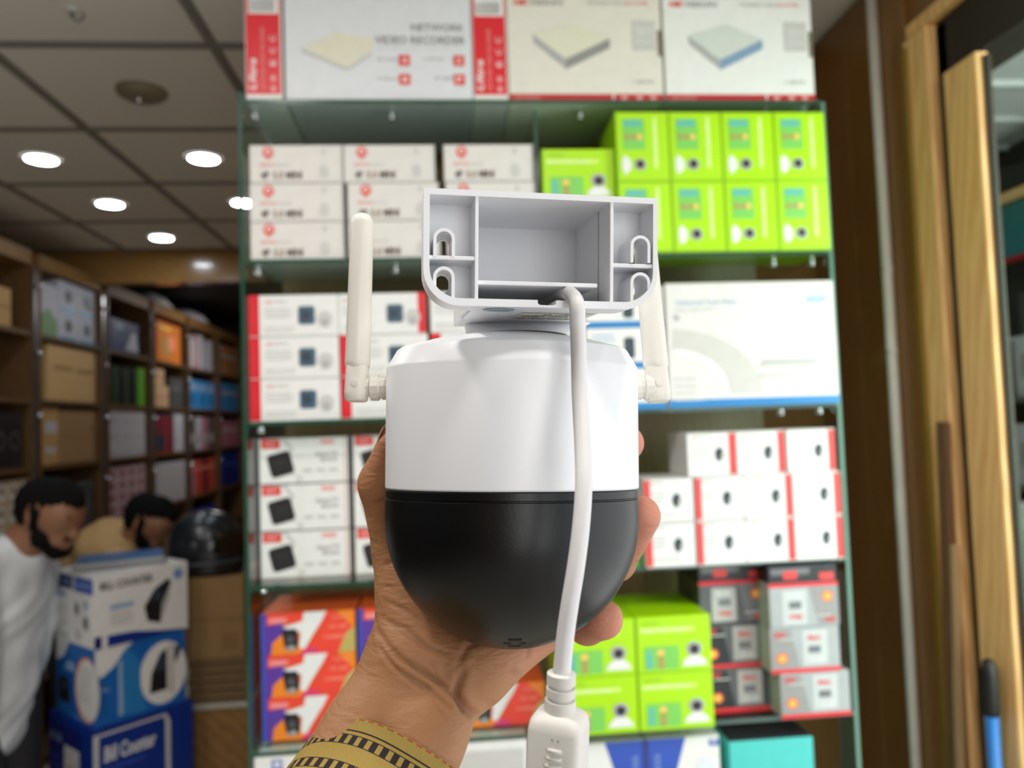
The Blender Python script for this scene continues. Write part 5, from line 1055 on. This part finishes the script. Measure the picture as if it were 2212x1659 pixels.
for c, ax, nr, rl, rw_ in (((-.0502, .014, .0175), (.006, -.010, .0165), (-.9, .1, .3), .0062, .0048),):
    c, ax, nr = Vector(c), Vector(ax).normalized(), Vector(nr); nr = (nr-ax*nr.dot(ax)).normalized(); sd = ax.cross(nr); mb = MB(); vs = []; rad = .0086
    for i in range(9):
        for j in range(9):
            a = (i/8-.5)*2; b_ = (j/8-.5)*2; wv = rw_*math.sqrt(max(0, 1-max(0, abs(a)-.2)**3)); th = b_*wv/rad
            vs.append(c+ax*(a*rl+.001)+sd*math.sin(th)*(rad+.0001)+nr*(math.cos(th)*(rad+.0001)-.0010*max(0, a)**2-.0002))
    mb.add(vs, [(i*9+j, i*9+j+1, (i+1)*9+j+1, (i+1)*9+j) for i in range(8) for j in range(8)], nail_m); part('fingernail', mb, hand, smooth=True)

# sleeve: a loose cuff round the forearm, its printed stripes running round it
def sleeve_mat():
    m = bpy.data.materials.new('striped_sleeve'); m.use_nodes = True; nt = m.node_tree; N = nt.nodes; L = nt.links; b = N['Principled BSDF']; b.inputs['Roughness'].default_value = .85; b.inputs['Specular IOR Level'].default_value = .15
    uv = N.new('ShaderNodeUVMap'); uv.uv_map = 'uv'; sp = N.new('ShaderNodeSeparateXYZ'); L.new(uv.outputs[0], sp.inputs[0])
    def math_(op, a, b_=None):
        n = N.new('ShaderNodeMath'); n.operation = op
        for i, q in enumerate((a, b_)):
            if q is None: continue
            if hasattr(q, 'node'): L.new(q, n.inputs[i])
            else: n.inputs[i].default_value = q
        return n.outputs[0]
    v = sp.outputs[1]; u = sp.outputs[0]
    cur = None
    def rgb(c):
        n = N.new('ShaderNodeRGB'); n.outputs[0].default_value = (*lin(c), 1); return n.outputs[0]
    cur = rgb((172, 146, 78))
    def over(mask, c):
        nonlocal cur
        x = N.new('ShaderNodeMix'); x.data_type = 'RGBA'; L.new(mask, x.inputs[0]); L.new(cur, x.inputs[6]); L.new(rgb(c), x.inputs[7]); cur = x.outputs[2]
    def band(a, b_): return math_('MULTIPLY', math_('GREATER_THAN', v, a), math_('LESS_THAN', v, b_))
    def dash(n_, duty, off=0): return math_('LESS_THAN', math_('FRACT', math_('ADD', math_('MULTIPLY', u, n_), off)), duty)
    blk, red, pale = (56, 48, 48), (176, 62, 44), (176, 150, 88)
    over(math_('MULTIPLY', band(.006, .016), dash(46, .6)), red)
    over(band(.105, .118), blk); over(math_('MULTIPLY', band(.150, .225), dash(44, .55)), blk); over(band(.145, .152), blk); over(band(.225, .232), blk)
    over(math_('MULTIPLY', band(.375, .45), dash(44, .55, .3)), blk); over(band(.37, .377), blk); over(band(.45, .457), blk); over(band(.500, .512), blk)
    over(band(.640, .655), red); over(band(.690, .697), red); over(math_('MULTIPLY', band(.697, .79), dash(40, .55)), red); over(band(.79, .797), red); over(math_('MULTIPLY', band(.86, .95), dash(40, .5)), blk)
    tc = N.new('ShaderNodeTexCoord'); nz = N.new('ShaderNodeTexNoise'); nz.inputs['Scale'].default_value = 900; L.new(tc.outputs['Object'], nz.inputs['Vector'])
    x = N.new('ShaderNodeMix'); x.data_type = 'RGBA'; x.blend_type = 'MULTIPLY'; x.inputs[0].default_value = .25; L.new(cur, x.inputs[6]); L.new(nz.outputs['Color'], x.inputs[7]); L.new(x.outputs[2], b.inputs['Base Color'])
    bp = N.new('ShaderNodeBump'); bp.inputs['Strength'].default_value = .3; bp.inputs['Distance'].default_value = .0004; L.new(nz.outputs['Fac'], bp.inputs['Height']); L.new(bp.outputs['Normal'], b.inputs['Normal'])
    return m
A0, A1 = Vector((-.0495, .0035, -.1085)), Vector((-.0700, -.0190, -.1420)); ad = (A1-A0).normalized()
sr = Vector((1, 0, 0)); sr = (sr-ad*sr.dot(ad)).normalized(); sf = ad.cross(sr).normalized()
if sf.y > 0: sf = -sf
NU, NV = 96, 40; vs = []; uvs = []
for j in range(NV+1):
    t = j/NV
    for i in range(NU+1):
        a = 2*math.pi*i/NU
        c = A0+ad*(.046*t-.0010*math.cos(3*a))+ad*(-.0050*math.cos(a)-.0060*math.sin(a))
        k = 1+.16*t+.012*math.sin(5*a+2*t)+.006*math.sin(9*a-3*t)
        vs.append(c+sr*math.cos(a)*.0312*k+sf*math.sin(a)*.0225*k); uvs.append((i/NU, t))
fs = [(j*(NU+1)+i, j*(NU+1)+i+1, (j+1)*(NU+1)+i+1, (j+1)*(NU+1)+i) for j in range(NV) for i in range(NU)]
me = bpy.data.meshes.new('sleeve'); me.from_pydata([tuple(v) for v in vs], [], fs); me.materials.append(sleeve_mat()); ul = me.uv_layers.new(name='uv')
for p in me.polygons:
    for li, vi in zip(p.loop_indices, p.vertices): ul.data[li].uv = uvs[vi]
me.polygons.foreach_set('use_smooth', [True]*len(me.polygons))
slv = link('sleeve', me, hand); slv['label'] = 'striped ochre sleeve cuff'
sm = slv.modifiers.new('thick', 'SOLIDIFY'); sm.thickness = .0009; sm.offset = -1
